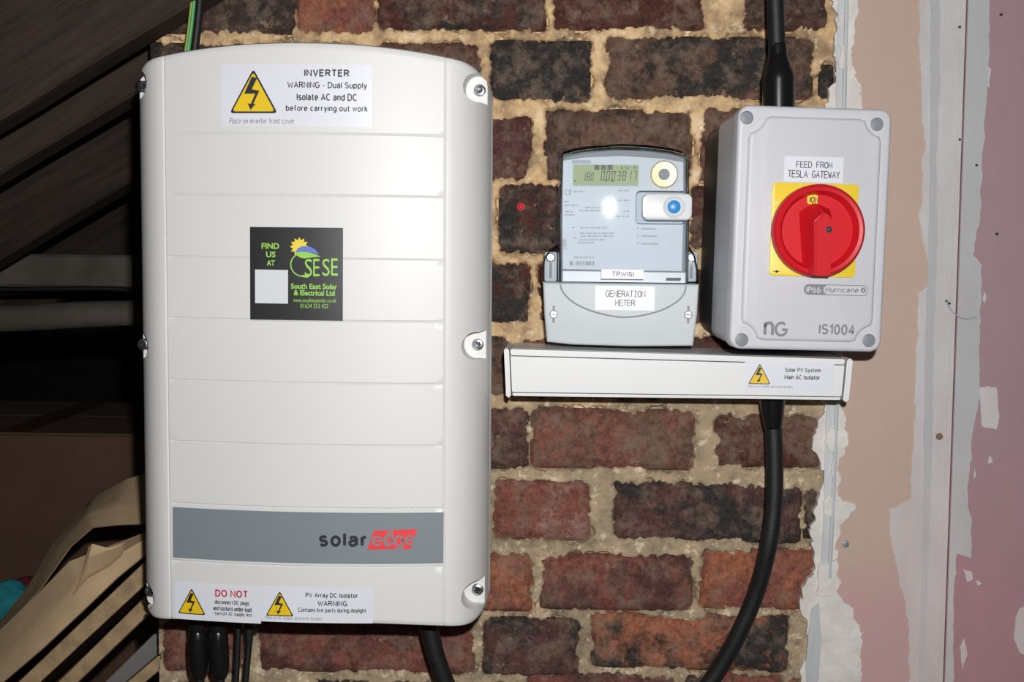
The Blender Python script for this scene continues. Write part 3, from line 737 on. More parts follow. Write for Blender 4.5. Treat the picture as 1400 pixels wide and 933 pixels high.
for off, y0, y1, lab in RAF:
    o = put('rafter', rafter(off, y0, y1, TOP - off - 0.001, t0=-1.2, t1=(0.47 if y1 > 0 else 0.42)), M['wood_dark'], None, None)
    tag(o, lab, 'rafter', 'roof rafters', 'structure')
put('wall_left', box(FX0 - .05, FX0, -0.9, FY1, 0, 1.0), M['sark'], None, None)
tag(bpy.data.objects['wall_left'], 'low dark eaves wall', kind='structure')
g = put('wall_far', box(FX0, FX1, FY1, FY1 + .05, 0, 2.6), M['sark'], None, None); tag(g, 'dark far end of the loft', kind='structure')

# ------------------------------------------------------------------ things: inverter
ICX = -0.2515
IW = 0.1745; ITOP = U(430, 57, -0.19).z; IBOT = U(430, 852.5, -0.19).z
def ID(x, z=0):           # how far the cover stands off the wall
    a = abs(x - ICX)
    c = 0.19 - 0.013 * (min(a, 0.139) / 0.139) ** 2
    if a > 0.139:
        t = min(1.0, (a - 0.139) / (IW - 0.139))
        c -= 0.011 * t + 0.050 * (1 - math.sqrt(max(0.0, 1 - t ** 2.2)))
    return c
def UI(px, py):
    y = -0.185
    for _ in range(6):
        q = U(px, py, y); y = -ID(q.x)
    return q
inv = thing('solar_inverter', (ICX, -0.02, IBOT), 'white curved solar inverter with grey brand band, screwed to the brick wall', 'inverter')
def ztop(x):
    a = abs(x - ICX) / IW
    z = ITOP - 0.019 * a ** 2.2
    r = 0.028; e = abs(x - ICX) - (IW - r)
    if e > 0: z -= (r - math.sqrt(max(0, r * r - e * e))) * 0.75
    return z
def zbot(x):
    a = abs(x - ICX) / IW
    z = IBOT - 0.008 * a ** 2
    r = 0.022; e = abs(x - ICX) - (IW - r)
    if e > 0: z += r - math.sqrt(max(0, r * r - e * e))
    return z
GX = 0.1345
gz = [UI(420, y).z for y in (182.5, 267, 353, 438.5, 524, 609, 695, 775)]
def cover():
    cols = []
    N = 40
    for i in range(N + 1): cols.append(-0.131 + 0.262 * i / N)
    cols += [s * v for s in (-1, 1) for v in (GX - .0013, GX, GX + .0013, .139, .1425, .146, .1495, .153, .1565, .160, .163, .166, .1685, .1705, .172, .1735, .1742, IW)]
    cols = sorted(set(round(c, 5) for c in cols))
    zr = []
    for g_ in gz: zr += [g_ - .0012, g_, g_ + .0012]
    top, bot = max(gz) + .02, min(gz) - .02
    rows = sorted(zr + [bot + (top - bot) * k / 40 for k in range(41)])
    rows = [r for k, r in enumerate(rows) if k == 0 or r - rows[k - 1] > 3e-4]
    V = []; Fc = []
    tt = [0, .06, .15, .3, .5, .7, .85, .94, 1]
    nr = None
    for cx in cols:
        x = ICX + cx
        zb, zt = zbot(x) + .004, ztop(x) - .004
        lo = [zb + (bot - zb) * t for t in tt[:-1]]; hi = [top + (zt - top) * t for t in tt[1:]]
        col = lo + rows + hi; nr = len(col)
        for z in col:
            y = -ID(x)
            if abs(cx) < 0.1315 and any(abs(z - g_) < 1e-5 for g_ in gz): y += 0.0011
            if abs(abs(cx) - GX) < 1e-4: y += 0.0011
            V.append((x, y, z))
    nc = len(cols)
    for i in range(nc - 1):
        for j in range(nr - 1):
            a = i * nr + j; Fc.append((a, a + nr, a + nr + 1, a + 1))
    ring = [i * nr for i in range(nc)] + [(nc - 1) * nr + j for j in range(1, nr)] + [i * nr + nr - 1 for i in range(nc - 2, -1, -1)] + [j for j in range(nr - 2, 0, -1)]
    m = len(ring)
    prev = ring
    for (dy, dout) in ((0.0014, .0026), (0.0045, .004), (None, .002)):
        n0 = len(V)
        for k in ring:
            x, y, z = V[k]; i = k // nr; j = k % nr
            oz = dout if j == nr - 1 else (-dout if j == 0 else 0)
            ox = 0.0
            if i == 0: ox = -dout * .3
            if i == nc - 1: ox = dout * .3
            if dy is None: ox = (ICX - x) * 0.12
            V.append((x + ox, (y + dy) if dy is not None else -0.022, z + oz))
        cur = list(range(n0, n0 + m))
        for k in range(m): Fc.append((prev[k], prev[(k + 1) % m], cur[(k + 1) % m], cur[k]))
        prev = cur
    Fc.append(tuple(prev))
    V = [(x + 0.0028 * (ITOP - z) / (ITOP - IBOT), y, z) for x, y, z in V]     # it hangs a touch out of plumb
    return from_py(V, Fc)
cuts = []; scr = []
POCK = 0.137
for px, py, dz in ((656, 124, -1), (653.5, 471, 0), (653, 806, 1), (196.5, 119, -1), (197, 471, 0), (207, 808, 1)):
    q = U(px, py, -POCK)
    sgn = 1 if px > 400 else -1
    c = []
    for k in range(28):
        a = 2 * math.pi * k / 28
        rx, rz = 0.0125, 0.0135
        x = q.x - sgn * 0.001 + rx * math.cos(a); z = q.z + rz * math.sin(a) + (-dz) * 0.0 * sgn
        if math.cos(a) * sgn > 0.25: x += sgn * 0.03; z = q.z + (0.011 if math.sin(a) > 0 else -0.011) + 0.006 * math.sin(a) * (1 if dz <= 0 else 1)
        c.append((x, z))
    cuts.append(prism(c, -0.25, -POCK, 0)); scr.append(q)
put('cover', boolean(cover(), cuts), M['inv'], inv, 32)
put('back_body', box(ICX - 0.145, ICX + 0.145, -0.03, 0.004, IBOT + .05, ITOP - .06, 0.004), M['zinc'], inv)
for q in scr:
    o = put('screw', lathe_y(q.x, q.z, [(0.0062, -POCK + .001), (0.0062, -POCK - .002), (0.0054, -POCK - .0036), (0.0036, -POCK - .0042), (0.0034, -POCK - .0042)], 24), M['chrome'], inv, 30)
    put('socket', lathe_y(q.x, q.z, [(0.0034, -POCK - .0042), (0.003, -POCK - .0015), (0.0012, -POCK - .0013), (0.001, -POCK - .003), (0, -POCK - .003)], 6), M['socket'], o, 30)
ysurf = lambda e: (lambda x, z: -ID(x) - e)
def R_ui(x0, y0, x1, y1):
    a = UI(x0, (y0 + y1) / 2); b2 = UI(x1, (y0 + y1) / 2); t = UI((x0 + x1) / 2, y0); c = UI((x0 + x1) / 2, y1)
    return a.x, b2.x, c.z, t.z
def isheet(name, rect, m, par, e=0.0004):
    x0, x1, z0, z1 = R_ui(*rect); return put(name, gridsheet(x0, x1, z0, z1, ysurf(e), 18, 3), m, par, 30)
def itext(s, rect, m, par, e=0.0009, bold=0.11, fn=None, **kw):
    x0, x1, z0, z1 = R_ui(*rect)
    return put('lettering', (fn or text_bm)(s, (x0 + x1) / 2, (z0 + z1) / 2, x1 - x0, z1 - z0, bold, ysurf(e), **kw), m, par, None)
BOLT = [(-.03, .32), (.08, .285), (-.03, .035), (.127, .0), (.0, -.29), (.05, -.29), (-.06, -.43), (-.115, -.28), (-.05, -.29), (.04, -.06), (-.19, -.065)]
def triangle(cx, cz, w_, h_, yf, par, ep=0.0009):
    tri = [(0, .5), (-.5, -.5), (.5, -.5)]
    def rt(s, r):
        P = [Vector((t[0] * s * w_, t[1] * s * h_ - (1 - s) * h_ * 0.16)) for t in tri]; out = []
        for i in range(3):
            p, a, b2 = P[i], P[i - 1], P[(i + 1) % 3]
            s0 = p + (a - p).normalized() * r; s1 = p + (b2 - p).normalized() * r
            for k in range(5):
                t = k / 4; q = s0.lerp(p, t).lerp(p.lerp(s1, t), t); out.append((cx + q.x, cz + q.y))
        return out
    def sub(pts, e, name, m):
        bm = bmesh.new(); f = bm.faces.new([bm.verts.new((p[0], yf(e)(p[0], p[1]), p[1])) for p in pts])
        f.normal_update(); bmesh.ops.triangulate(bm, faces=bm.faces[:], ngon_method='EAR_CLIP')
        return put(name, bm, m, par, None)
    sub(rt(1, h_ * .10), ep, 'warning_triangle_border', M['ink'])
    sub(rt(0.88, h_ * .08), ep + .0003, 'warning_triangle', M['warn_yellow'])
    sub([(cx + p[0] * w_, cz + p[1] * h_) for p in BOLT], ep + .0006, 'lightning_bolt', M['ink'])
# top warning label
lb = isheet('warning_label', (303, 88, 508, 173), M['sticker'], inv); lb['label'] = 'white label reading INVERTER WARNING Dual Supply'
x0, x1, z0, z1 = R_ui(314, 94, 380, 155); triangle((x0 + x1) / 2, (z0 + z1) / 2, x1 - x0, z1 - z0, ysurf, lb)
itext('INVERTER', (416, 95, 478, 105), M['ink'], lb, bold=0.25)
itext('WARNING - Dual Supply', (393, 112, 502, 123), M['ink'], lb, bold=0.19)
itext('Isolate AC and DC', (406, 128, 488, 138), M['ink'], lb, bold=0.19)
itext('before carrying out work', (391, 144, 503, 154.5), M['ink'], lb, bold=0.19)
itext('Place on inverter front cover', (314, 161.5, 403, 169.5), M['ink_grey'], lb)
# black company sticker
sk = isheet('company_sticker', (342, 311, 469, 438), M['sticker_dark'], inv); sk['label'] = 'square black sticker with green lettering'
itext('FIND', (358, 332.5, 382, 340.5), M['ink_green'], sk, bold=.03, fn=round_text_bm)
itext('US', (364, 344, 377, 352), M['ink_green'], sk, bold=.03, fn=round_text_bm)
itext('AT', (365, 356, 376, 363.5), M['ink_green'], sk, bold=.03, fn=round_text_bm)
isheet('blank_square', (349, 369, 394, 415), M['ink_white'], sk, .0008)
itext('S', (417, 354, 427, 378), M['ink_green'], sk, bold=.0, fn=round_text_bm)
itext('E', (428.5, 354, 437, 378), M['ink_green'], sk, bold=.0, fn=round_text_bm)
itext('S', (441, 354, 451, 377.5), M['ink_green'], sk, bold=.0, fn=round_text_bm)
itext('E', (453, 353.5, 462, 377), M['ink_green'], sk, bold=.0, fn=round_text_bm)
itext('South East Solar', (398, 388, 461.5, 395.5), M['ink_green'], sk, bold=.03, fn=round_text_bm)
itext('& Electrical Ltd', (402, 397, 458, 404.5), M['ink_green'], sk, bold=.03, fn=round_text_bm)
itext('www.southeastsolar.co.uk', (401, 408, 460, 413.5), M['ink_green'], sk, bold=.0, fn=round_text_bm)
itext('01634 553 422', (411, 415.5, 449, 421.5), M['ink_green'], sk, bold=.0, fn=round_text_bm)
def ipoly(name, pxs, m, par, e):
    bm = bmesh.new(); bm.faces.new([bm.verts.new(UI(*p) + Vector((0, -e, 0))) for p in pxs]).normal_update(); bmesh.ops.triangulate(bm, faces=bm.faces[:], ngon_method='EAR_CLIP')
    return put(name, bm, m, par, None)
sun = []
for k in range(24):
    a = 2 * math.pi * k / 24; r = 13.0 if k % 2 == 0 else 9.2
    sun.append((409.5 + r * math.cos(a), 337.5 - r * math.sin(a)))
ipoly('sun_emblem', sun, M['ink_yellow'], sk, .0008)
ipoly('panel_emblem', [(404, 346), (407, 340), (414, 336.5), (423, 337), (431, 341), (437, 348), (428, 346.5), (416, 345.5)], M['ink_blue'], sk, .0013)
ipoly('leaf_emblem', [(404, 346), (410, 344.5), (420, 345), (430, 347.5), (439, 351), (428, 352), (416, 353.5), (410, 352), (406, 349)], M['ink_green'], sk, .0014)
arc = []
for k in range(17):
    a = math.radians(75 + 185 * k / 16); arc.append((414 + 17 * math.cos(a), 362 - 16.5 * math.sin(a)))
arc += [(419, 379), (422, 376)]
arc2 = []
for k in range(17):
    a = math.radians(260 - 185 * k / 16); arc2.append((414 + 15.4 * math.cos(a), 362 - 15 * math.sin(a)))
ipoly('ring_emblem', arc[:17] + [(420, 380), (424, 378), (420, 375.5)] + arc2, M['ink_green'], sk, .0010)
# brand band
bd = isheet('brand_band', (236.5, 700.5, 606.5, 770.5), M['inv_band'], inv, .0006); bd['label'] = 'grey printed band with the maker\'s name'
itext('solar', (436, 727.5, 503, 748), M['brand_navy'], bd, bold=0.25, gap=.36)
ipoly('red_flash', [(511, 725.5), (531, 725), (527, 748), (531, 748), (538, 751), (502, 751.5), (506, 742)], M['brand_red'], bd, .0009)
ipoly('red_flash', [(535, 725), (570.5, 723.5), (561.5, 751), (538, 751), (530, 748), (531, 735)], M['brand_red'], bd, .0009)
itext('e', (508, 732.5, 524, 746.5), M['inv_band'], bd, .0013, bold=0.15)
itext('d', (524, 726, 538, 746.5), M['inv_band'], bd, .0013, bold=0.15)
itext('g', (539, 732, 552, 752), M['inv_band'], bd, .0013, bold=0.15)
itext('e', (554, 731.5, 567, 745.5), M['inv_band'], bd, .0013, bold=0.15)
# lower labels
l2 = isheet('warning_label', (239, 799.5, 357, 850), M['sticker'], inv); l2['label'] = 'white label reading DO NOT'
x0, x1, z0, z1 = R_ui(243.5, 804, 281.5, 840); triangle((x0 + x1) / 2, (z0 + z1) / 2, x1 - x0, z1 - z0, ysurf, l2)
itext('DO NOT', (294.5, 807, 339.5, 817), M['ink_red'], l2, bold=0.22)
itext('disconnect DC plugs', (294, 821, 341, 828.5), M['ink'], l2, bold=0.16)
itext('and sockets under load', (292, 829.5, 344, 836), M['ink'], l2, bold=0.16)
itext('- turn off AC supply first', (291, 837, 345, 843.5), M['ink'], l2, bold=0.16)
l3 = isheet('warning_label', (357.5, 804, 510, 852), M['sticker'], inv); l3['label'] = 'white label reading PV Array DC Isolator WARNING'
x0, x1, z0, z1 = R_ui(363.5, 808, 402, 842.5); triangle((x0 + x1) / 2, (z0 + z1) / 2, x1 - x0, z1 - z0, ysurf, l3)
itext('PV Array DC Isolator', (418, 811, 489.5, 819), M['ink'], l3, bold=0.19)
itext('WARNING', (434.5, 821.5, 475, 829), M['ink'], l3, bold=0.19)
itext('Contains live parts during daylight', (408, 831.5, 501, 839), M['ink'], l3, bold=0.16)
itext('Place on DC isolator (at inverter location)', (363, 843, 441, 848), M['ink_grey'], l3)

# ------------------------------------------------------------------ things: trunking
TY = -0.095
tl, tr_, br, bl = U(689, 476.5, TY), U(1166, 491, TY), U(1160, 549, TY), U(692, 543.5, TY)
trk = thing('cable_trunking', (0.1, -0.02, bl.z), 'white rectangular cable trunking under the meter and isolator', 'trunking')
def trunk_box(fx0, fx1, y0, y1, fz0, fz1, bev):
    b = box(0, 1, y0, y1, 0, 1)
    for v in b.verts:
        s = fx0 + (fx1 - fx0) * v.co.x; h = fz0 + (fz1 - fz0) * v.co.z
        lo = bl.lerp(br, s); hi = tl.lerp(tr_, s); q = lo.lerp(hi, h)
        v.co = Vector((q.x, v.co.y, q.z))
    if bev: bmesh.ops.bevel(b, geom=b.edges[:], offset=bev, segments=2, affect='EDGES')
    return b
put('body', trunk_box(0.016, 0.984, TY + .012, 0.006, 0.03, 0.985, .0015), M['trunk'], trk)
put('lid', trunk_box(0.018, 0.978, TY - .0012, TY + .004, 0.112, 0.838, .0008), M['trunk'], trk)
put('lid_rim', trunk_box(0.018, 0.978, TY - .0005, TY + .013, 0.862, 0.985, .001), M['trunk'], trk)
put('lid_rim', trunk_box(0.018, 0.978, TY - .0005, TY + .013, 0.03, 0.090, .001), M['trunk'], trk)
put('end_cap', trunk_box(0.0, 0.0145, TY - .002, 0.004, 0.0, 1.0, .0014), M['trunk'], trk)
put('end_cap', trunk_box(0.984, 1.0, TY - .002, 0.004, -0.01, 1.0, .0014), M['trunk'], trk)
TE = TY - .0016
def R_u(x0, y0, x1, y1, y):
    a = U(x0, (y0 + y1) / 2, y); b2 = U(x1, (y0 + y1) / 2, y); t = U((x0 + x1) / 2, y0, y); c = U((x0 + x1) / 2, y1, y)
    return a.x, b2.x, c.z, t.z
def fsheet(name, rect, m, par, y, r=0.0):
    x0, x1, z0, z1 = R_u(*rect, y); return put(name, sheet([(x0, z0), (x1, z0), (x1, z1), (x0, z1)], y), m, par, None)
def ftext(s, rect, m, par, y, bold=0.11, **kw):
    x0, x1, z0, z1 = R_u(*rect, y); return put('lettering', text_bm(s, (x0 + x1) / 2, (z0 + z1) / 2, x1 - x0, z1 - z0, bold, None, y, **kw), m, par, None)
tlb = fsheet('warning_label', (1018, 496, 1140, 535), M['sticker'], trk, TE); tlb['label'] = 'white label reading Solar PV System Main AC Isolator'
x0, x1, z0, z1 = R_u(1023, 497, 1054, 525.5, TE); triangle((x0 + x1) / 2, (z0 + z1) / 2, x1 - x0, z1 - z0, lambda e: (lambda x, z: TE - e), tlb, .0004)
ftext('Solar PV System', (1073.5, 503.5, 1122, 510.5), M['ink'], tlb, TE - .0005, 0.18)
ftext('Main AC Isolator', (1072.5, 513, 1121, 519.5), M['ink'], tlb, TE - .0005, 0.18)
ftext('Place on AC isolator (at inverter location)', (1023, 527, 1084, 531), M['ink_grey'], tlb, TE - .0005)

# ------------------------------------------------------------------ things: meter
MY = -0.078
zt_tr = U(840, 470, MY).z
met = thing('electricity_meter', (0.055, -0.02, zt_tr), 'grey electricity meter with clear cover and digital display', 'meter')
def MP(px, py, y=MY): q = U(px, py, y); return (q.x, q.z)
# lower terminal cover
tc_ = [MP(747.5, 468), MP(780, 471.5), MP(860, 474), MP(948, 473.5), MP(953.5, 430), MP(956, 389), MP(742, 386), MP(744, 430)]
body = prism(tc_, MY, 0.0, 0.003, 3)
def flare(bm, k, y_at=-0.05):
    cx = 0.058
    for v in bm.verts:
        if v.co.y > y_at: v.co.x = cx + (v.co.x - cx) * k
    return bm
put('terminal_cover', body, M['meter'], met, 40)
# seam arc on the terminal cover
ar = [U(766, 389, MY - .0004), U(770, 400, MY - .0004), U(783, 413, MY - .0004), U(805, 424, MY - .0004), U(830, 431, MY - .0004), U(852, 434, MY - .0004), U(878, 431.5, MY - .0004), U(905, 424, MY - .0004), U(925, 413, MY - .0004), U(935, 402, MY - .0004), U(938, 391, MY - .0004)]
put('seam_bead', tube(ar, 0.0008, 8), M['meter_side'], met)
for px, py in ((757, 430), (941, 430.5)):
    q = U(px, py, MY)
    slot = put('screw_slot', sheet([(q.x - .0012, q.z - .009), (q.x + .0012, q.z - .009), (q.x + .0012, q.z + .009), (q.x - .0012, q.z + .009)], MY - .0003), M['ink_grey'], met, None)
    sc = put('screw', lathe_y(q.x, q.z, [(0.0042, MY + .001), (0.0042, MY - .0012), (0.0034, MY - .002), (0, MY - .0021)], 20), M['zinc'], met, 30)
    put('screw_slit', box(q.x - .0032, q.x + .0032, MY - .0024, MY - .0019, q.z - .0005, q.z + .0005), M['socket'], sc)
# body behind the clear cover
IY = -0.062
inn = [MP(767, 385, IY), MP(938, 387, IY), MP(939, 300, IY), MP(938, 215, IY), MP(915, 209, IY), MP(880, 205, IY), MP(840, 204, IY), MP(800, 207, IY), MP(770, 212, IY), MP(766, 300, IY)]
put('case', prism(inn, IY, 0.0, 0.002, 2), M['meter_side'], met, 40)
pl = [MP(768, 368, IY - .001), MP(932, 371, IY - .001), MP(934, 290, IY - .001), MP(934, 222, IY - .001), MP(905, 217, IY - .001), MP(850, 213.5, IY - .001), MP(800, 215.5, IY - .001), MP(770, 220, IY - .001)]
fp = put('face_plate', prism(pl, IY - .0015, IY, 0), M['meter_plate'], met, None)
FY = IY - .0020
fsheet('lower_sill', (768, 372, 938, 386, ), M['clip_white'], met, IY - .0018)
lcd = fsheet('display', (783.5, 225.5, 873, 254), M['lcd'], fp, FY)
E_ = FY - .0005
def seg(rect, digits, m, ink, slant=0.12):
    """seven-segment digits inside a rectangle"""
    T = {'0': 'abcdef', '1': 'bc', '3': 'abgcd', '7': 'abc', '8': 'abcdefg'}
    x0, x1, z0, z1 = R_u(*rect, E_); n = len(digits); cw = (x1 - x0) / n; h = z1 - z0; t = h * .10
    V = []; Fc = []
    for i, ch in enumerate(digits):
        if ch == '.': continue
        a = x0 + i * cw + cw * .12; w_ = cw * .70
        S = {'a': (a, z1 - t, a + w_, z1), 'd': (a, z0, a + w_, z0 + t), 'g': (a, z0 + h / 2 - t / 2, a + w_, z0 + h / 2 + t / 2), 'b': (a + w_ - t, z0 + h / 2, a + w_, z1), 'c': (a + w_ - t, z0, a + w_, z0 + h / 2), 'f': (a, z0 + h / 2, a + t, z1), 'e': (a, z0, a + t, z0 + h / 2)}
        for s in T[ch]:
            p = S[s]; k = len(V); e = t * .12
            for (xx, zz) in ((p[0] + e, p[1] + e), (p[2] - e, p[1] + e), (p[2] - e, p[3] - e), (p[0] + e, p[3] - e)): V.append((xx + (zz - z0) * slant, E_, zz))
            Fc.append((k, k + 1, k + 2, k + 3))
    return put('digits', from_py(V, Fc), ink, fp, None)
seg((820, 234, 871, 247), '0003817', None, M['lcd_ink'])
seg((796, 236, 812, 247), '180', None, M['lcd_ink'])
ftext('kW', (849, 226.5, 861.5, 232.5), M['lcd_ink'], fp, E_)
ftext('h', (867, 226.5, 871.5, 232.5), M['lcd_ink'], fp, E_)
for k, s in enumerate(('L1', 'L2', 'L3')):
    x = 812.5 + 9 * k
    o = fsheet('phase_tile', (x, 226, x + 7, 232.5), M['lcd_ink'], fp, E_)
    ftext(s, (x + 1.2, 227.3, x + 5.8, 231.3), M['lcd'], fp, E_ - .0004)
for x in (785, 827, 836): fsheet('marker', (x, 246.7, x + 2.5, 248.6), M['lcd_ink'], fp, E_)
ftext('CE', (772.5, 259.5, 782, 266.5), M['ink_grey'], fp, E_)
fsheet('print_block', (782, 219, 808, 223.5), M['ink_soft'], fp, E_)
rng = random.Random(3)
for (x0, x1, y) in ((786, 872, 253.5), (784, 800, 262), (845, 862, 260.5), (772, 780, 276), (772, 790, 281), (800, 840, 284), (845, 862, 274), (772, 783, 289.5), (792, 828, 288), (852, 862, 289), (772, 786, 294), (836, 860, 296), (782, 786, 311), (793, 832, 311.5), (792, 840, 319), (794, 838, 323), (784, 788, 325), (792, 828, 328), (790, 812, 332), (784, 812, 352)):
    x = x0
    while x < x1 - 1:
        wd = rng.uniform(3, 8); fsheet('print_word', (x, y - 0.9, min(x + wd, x1), y + 0.9), M['ink_soft'], fp, E_); x += wd + 1.4
for y, wd in ((313, 20), (323, 22), (333.5, 24)):
    fsheet('pulse_led', (871, y - 2.4, 873.6, y + 0.2), M['socket'], fp, E_)
    fsheet('print_word', (876.5, y - 0.9, 876.5 + wd, y + 0.9), M['ink_soft'], fp, E_)
for k in range(17):
    if k in (3,): continue
    fsheet('barcode_bar', (779 + k * 2, 357.5, 779 + k * 2 + rng.choice((.8, 1.3)), 363), M['ink_grey'], fp, E_)
# optical port ring
q = U(908, 238.5, IY - .004)
put('optical_ring', lathe_y(q.x, q.z, [(.0142, IY), (.0142, IY - .005), (.0128, IY - .006), (.0066, IY - .0055), (.0064, IY - .0035), (0, IY - .0035)], 36), M['gold'], met, 30)
put('optical_port', lathe_y(q.x, q.z, [(.0060, IY - .0036), (.0058, IY - .0046), (0, IY - .0046)], 28), M['iso_cap'], met, 30)
for dx in (-.0025, .0025): put('optical_eye', lathe_y(q.x + dx, q.z, [(.0011, IY - .0046), (.001, IY - .0052), (0, IY - .0052)], 10), M['socket'], met)
# clear cover: tall window plus lower shoulders
CY = -0.082
up = [MP(764, 388, CY), MP(942, 390, CY), MP(943, 300, CY), MP(942.5, 225, CY), MP(941, 213, CY), MP(935, 206, CY), MP(915, 201, CY), MP(885, 197.5, CY), MP(850, 196, CY), MP(815, 198, CY), MP(785, 202, CY), MP(769, 207, CY), MP(765, 215, CY), MP(764, 300, CY)]
cv = put('clear_cover', prism(up, CY, -0.002, 0.005, 5, back=False, scale_back=1.035), M['clear'], met, 40)
cv['label'] = 'clear plastic window'
sh = [MP(740, 387, -.057), MP(955, 390, -.057), MP(955, 368, -.057), MP(951, 350, -.057), MP(944, 338, -.057), MP(940, 334, -.057), MP(766, 331, -.057), MP(752, 340, -.057), MP(744, 352, -.057), MP(740, 368, -.057)]
put('clear_shoulder', prism(sh, -.057, -.004, 0.005, 4, back=False), M['clear'], met, 40)
# bright rounded rim of the clear cover along top and sides
rim = [U(768, 385, CY + .002), U(767, 300, CY + .002), U(767.5, 222, CY + .002), U(773, 213, CY + .002), U(800, 206.5, CY + .002), U(850, 202, CY + .002), U(900, 205.5, CY + .002), U(932, 212, CY + .002), U(938, 222, CY + .002), U(939, 300, CY + .002), U(939, 386, CY + .002)]
put('cover_rim', tube(rim, .0013, 8), M['clear'], met)
for px, py in ((753, 352), (946, 352)):
    q = U(px, py, -.05)
    put('back_lug', box(q.x - .007, q.x + .007, -.046, -.004, q.z - .026, q.z + .006, .003), M['meter'], met)
    sc = put('screw', lathe_y(q.x, q.z, [(0.0048, -.046), (0.0048, -.05), (0.0038, -.052), (0, -.0522)], 20), M['zinc'], met, 30)
    put('screw_stem', box(q.x - .0014, q.x + .0014, -.048, -.046, q.z - .022, q.z - .006), M['ink_grey'], sc)
# sealing clip with blue button
CL = -0.090
pts = [MP(*c, CL) for c in ()]
x0, x1, z0, z1 = R_u(876, 264.5, 946.5, 301, CL)
put('clip_frame', prism(rrect(x0 - .004, x1 - .006, z0 - .003, z1 + .003, .004), CL + .004, IY, .002, 2, back=False), M['clear'], met, 40)
cp = put('sealing_clip', prism(rrect(x0 + .002, x1, z0, z1, .006), CL, IY, .002, 3), M['clip_white'], met, 40)
fsheet('clip_slot', (879.5, 270.5, 883.5, 296), M['zinc'], cp, CL - .0004)
q = U(921.5, 283, CL)
put('button_ring', lathe_y(q.x, q.z, [(.0112, CL + .001), (.0112, CL - .0008), (.0100, CL - .0015), (.0080, CL - .0004), (0, CL - .0004)], 36), M['clip_white'], cp, 30)
put('button', lathe_y(q.x, q.z, [(.0068, CL + .001), (.0066, CL - .0018), (.004, CL - .0026), (0, CL - .003)], 30), M['blue'], cp, 30)
sl = put('vent_slot', sheet([MP(768.5, 326, FY - .001), MP(775, 326, FY - .001), MP(775, 341, FY - .001), MP(768.5, 341, FY - .001)], FY - .001), M['socket'], met, None)
fsheet('vent_grille', (770, 328, 773.6, 337), M['ink_soft'], sl, FY - .0016)
# stuck-on labels
lm = fsheet('name_label', (822, 369, 880, 381.5), M['sticker'], met, CY - .0004)
ftext('TPWISI', (836.5, 371.5, 866.5, 378.5), M['ink'], lm, CY - .0009, 0.18)
fsheet('moulded_slot', (911, 380, 931, 382.5), M['lcd_ink'], met, CY - .0003)
lg = fsheet('meter_label', (814, 391.5, 895, 424.5), M['sticker'], met, MY - .0012)
ftext('GENERATION', (828, 397.5, 882.5, 406.5), M['ink'], lg, MY - .0017, bold=.125, mono=.70)
ftext('METER', (841, 410, 868.5, 418.5), M['ink'], lg, MY - .0017, bold=.125, mono=.70)

# ------------------------------------------------------------------ things: isolator
IS_Y = -0.165; YAW = math.radians(5); IROLL = math.radians(-0.85)
o0 = U(997, 477, IS_Y)
MR = Matrix.Rotation(YAW, 3, 'Z') @ Matrix.Rotation(-IROLL, 3, 'Y')
iso = thing('isolator_switch', o0, 'grey isolator box with red rotary handle on yellow plate', 'switch', rot=MR)
IMI = WM[iso.name].inverted()
def IL(px, py, y=0.0):
    c = IMI @ CAM; v = IMI.to_3x3() @ ray(px, py); t = (y - c.y) / v.y; q = c + v * t
    return (q.x, q.z)
IWD, IHT = 0.1475, 0.2315
def IR(x0, y0, x1, y1, y):
    a = IL(x0, (y0 + y1) / 2, y); b2 = IL(x1, (y0 + y1) / 2, y); t = IL((x0 + x1) / 2, y0, y); c = IL((x0 + x1) / 2, y1, y)
    return a[0], b2[0], c[1], t[1]
LIDD = 0.022
holes = [IL(1021, 161, 0), IL(1199, 170, 0), IL(1188, 466, 0), IL(1014, 465, 0)]
lidb = prism(rrect(0, IWD, 0, IHT, .011, 6), 0, LIDD, .0035, 4)
lidb = boolean(lidb, [prism(circ(h[0], h[1], .0064, 24), -.01, .0075) for h in holes])
put('lid', lidb, M['iso'], iso, 35, local=True)
put('box', prism(rrect(.0012, IWD - .0012, .0012, IHT - .0012, .012, 6), LIDD - .001, .098, 0, scale_back=0.985), M['iso'], iso, 35, local=True)
put('back_box', prism(rrect(.002, IWD - .02, .003, IHT - .004, .02, 6), .097, .1640, 0), M['iso_back'], iso, 35, local=True)
for h in holes:
    put('screw_cap', lathe_y(h[0], h[1], [(.0063, .0085), (.0063, .0035), (.0055, .003), (0, .003)], 24), M['iso_cap'], iso, 35, local=True)
# raised panel with scooped corners
mg = .0098; sc_ = .0185; rr2 = .004
def scoop():
    x0, x1, z0, z1 = mg, IWD - mg, mg - .001, IHT - mg; out = []
    for (cx, cz, sx, sz, a0) in ((x1, z1, -1, -1, None), (x0, z1, 1, -1, None), (x0, z0, 1, 1, None), (x1, z0, -1, 1, None)):
        hx, hz = cx - sx * -0.0, cz
        arcp = []
        ccx, ccz = cx - sx * 0.002, cz - sz * 0.002
        for k in range(9):
            t = k / 8 * math.pi / 2
            # from the side edge to the top/bottom edge
            arcp.append((ccx + sx * sc_ * math.cos(t), ccz + sz * sc_ * math.sin(t)))
        # arcp[0] lies on the z-edge side (horizontal edge), arcp[-1] on the vertical edge
        a = [(ccx + sx * (sc_ + .005), cz), (ccx + sx * (sc_ + .0015), cz + sz * .0012)] + arcp[1:-1] + [(cx + sx * .0012, ccz + sz * (sc_ + .0015)), (cx, ccz + sz * (sc_ + .005))]
        out.append(a)
    TR, TL, BL, BR = out
    return TR[::-1] + TL + BL[::-1] + BR
put('raised_panel', prism(scoop(), -.003, .0012, .0036, 4), M['iso'], iso, 50, local=True)
PF = -.003
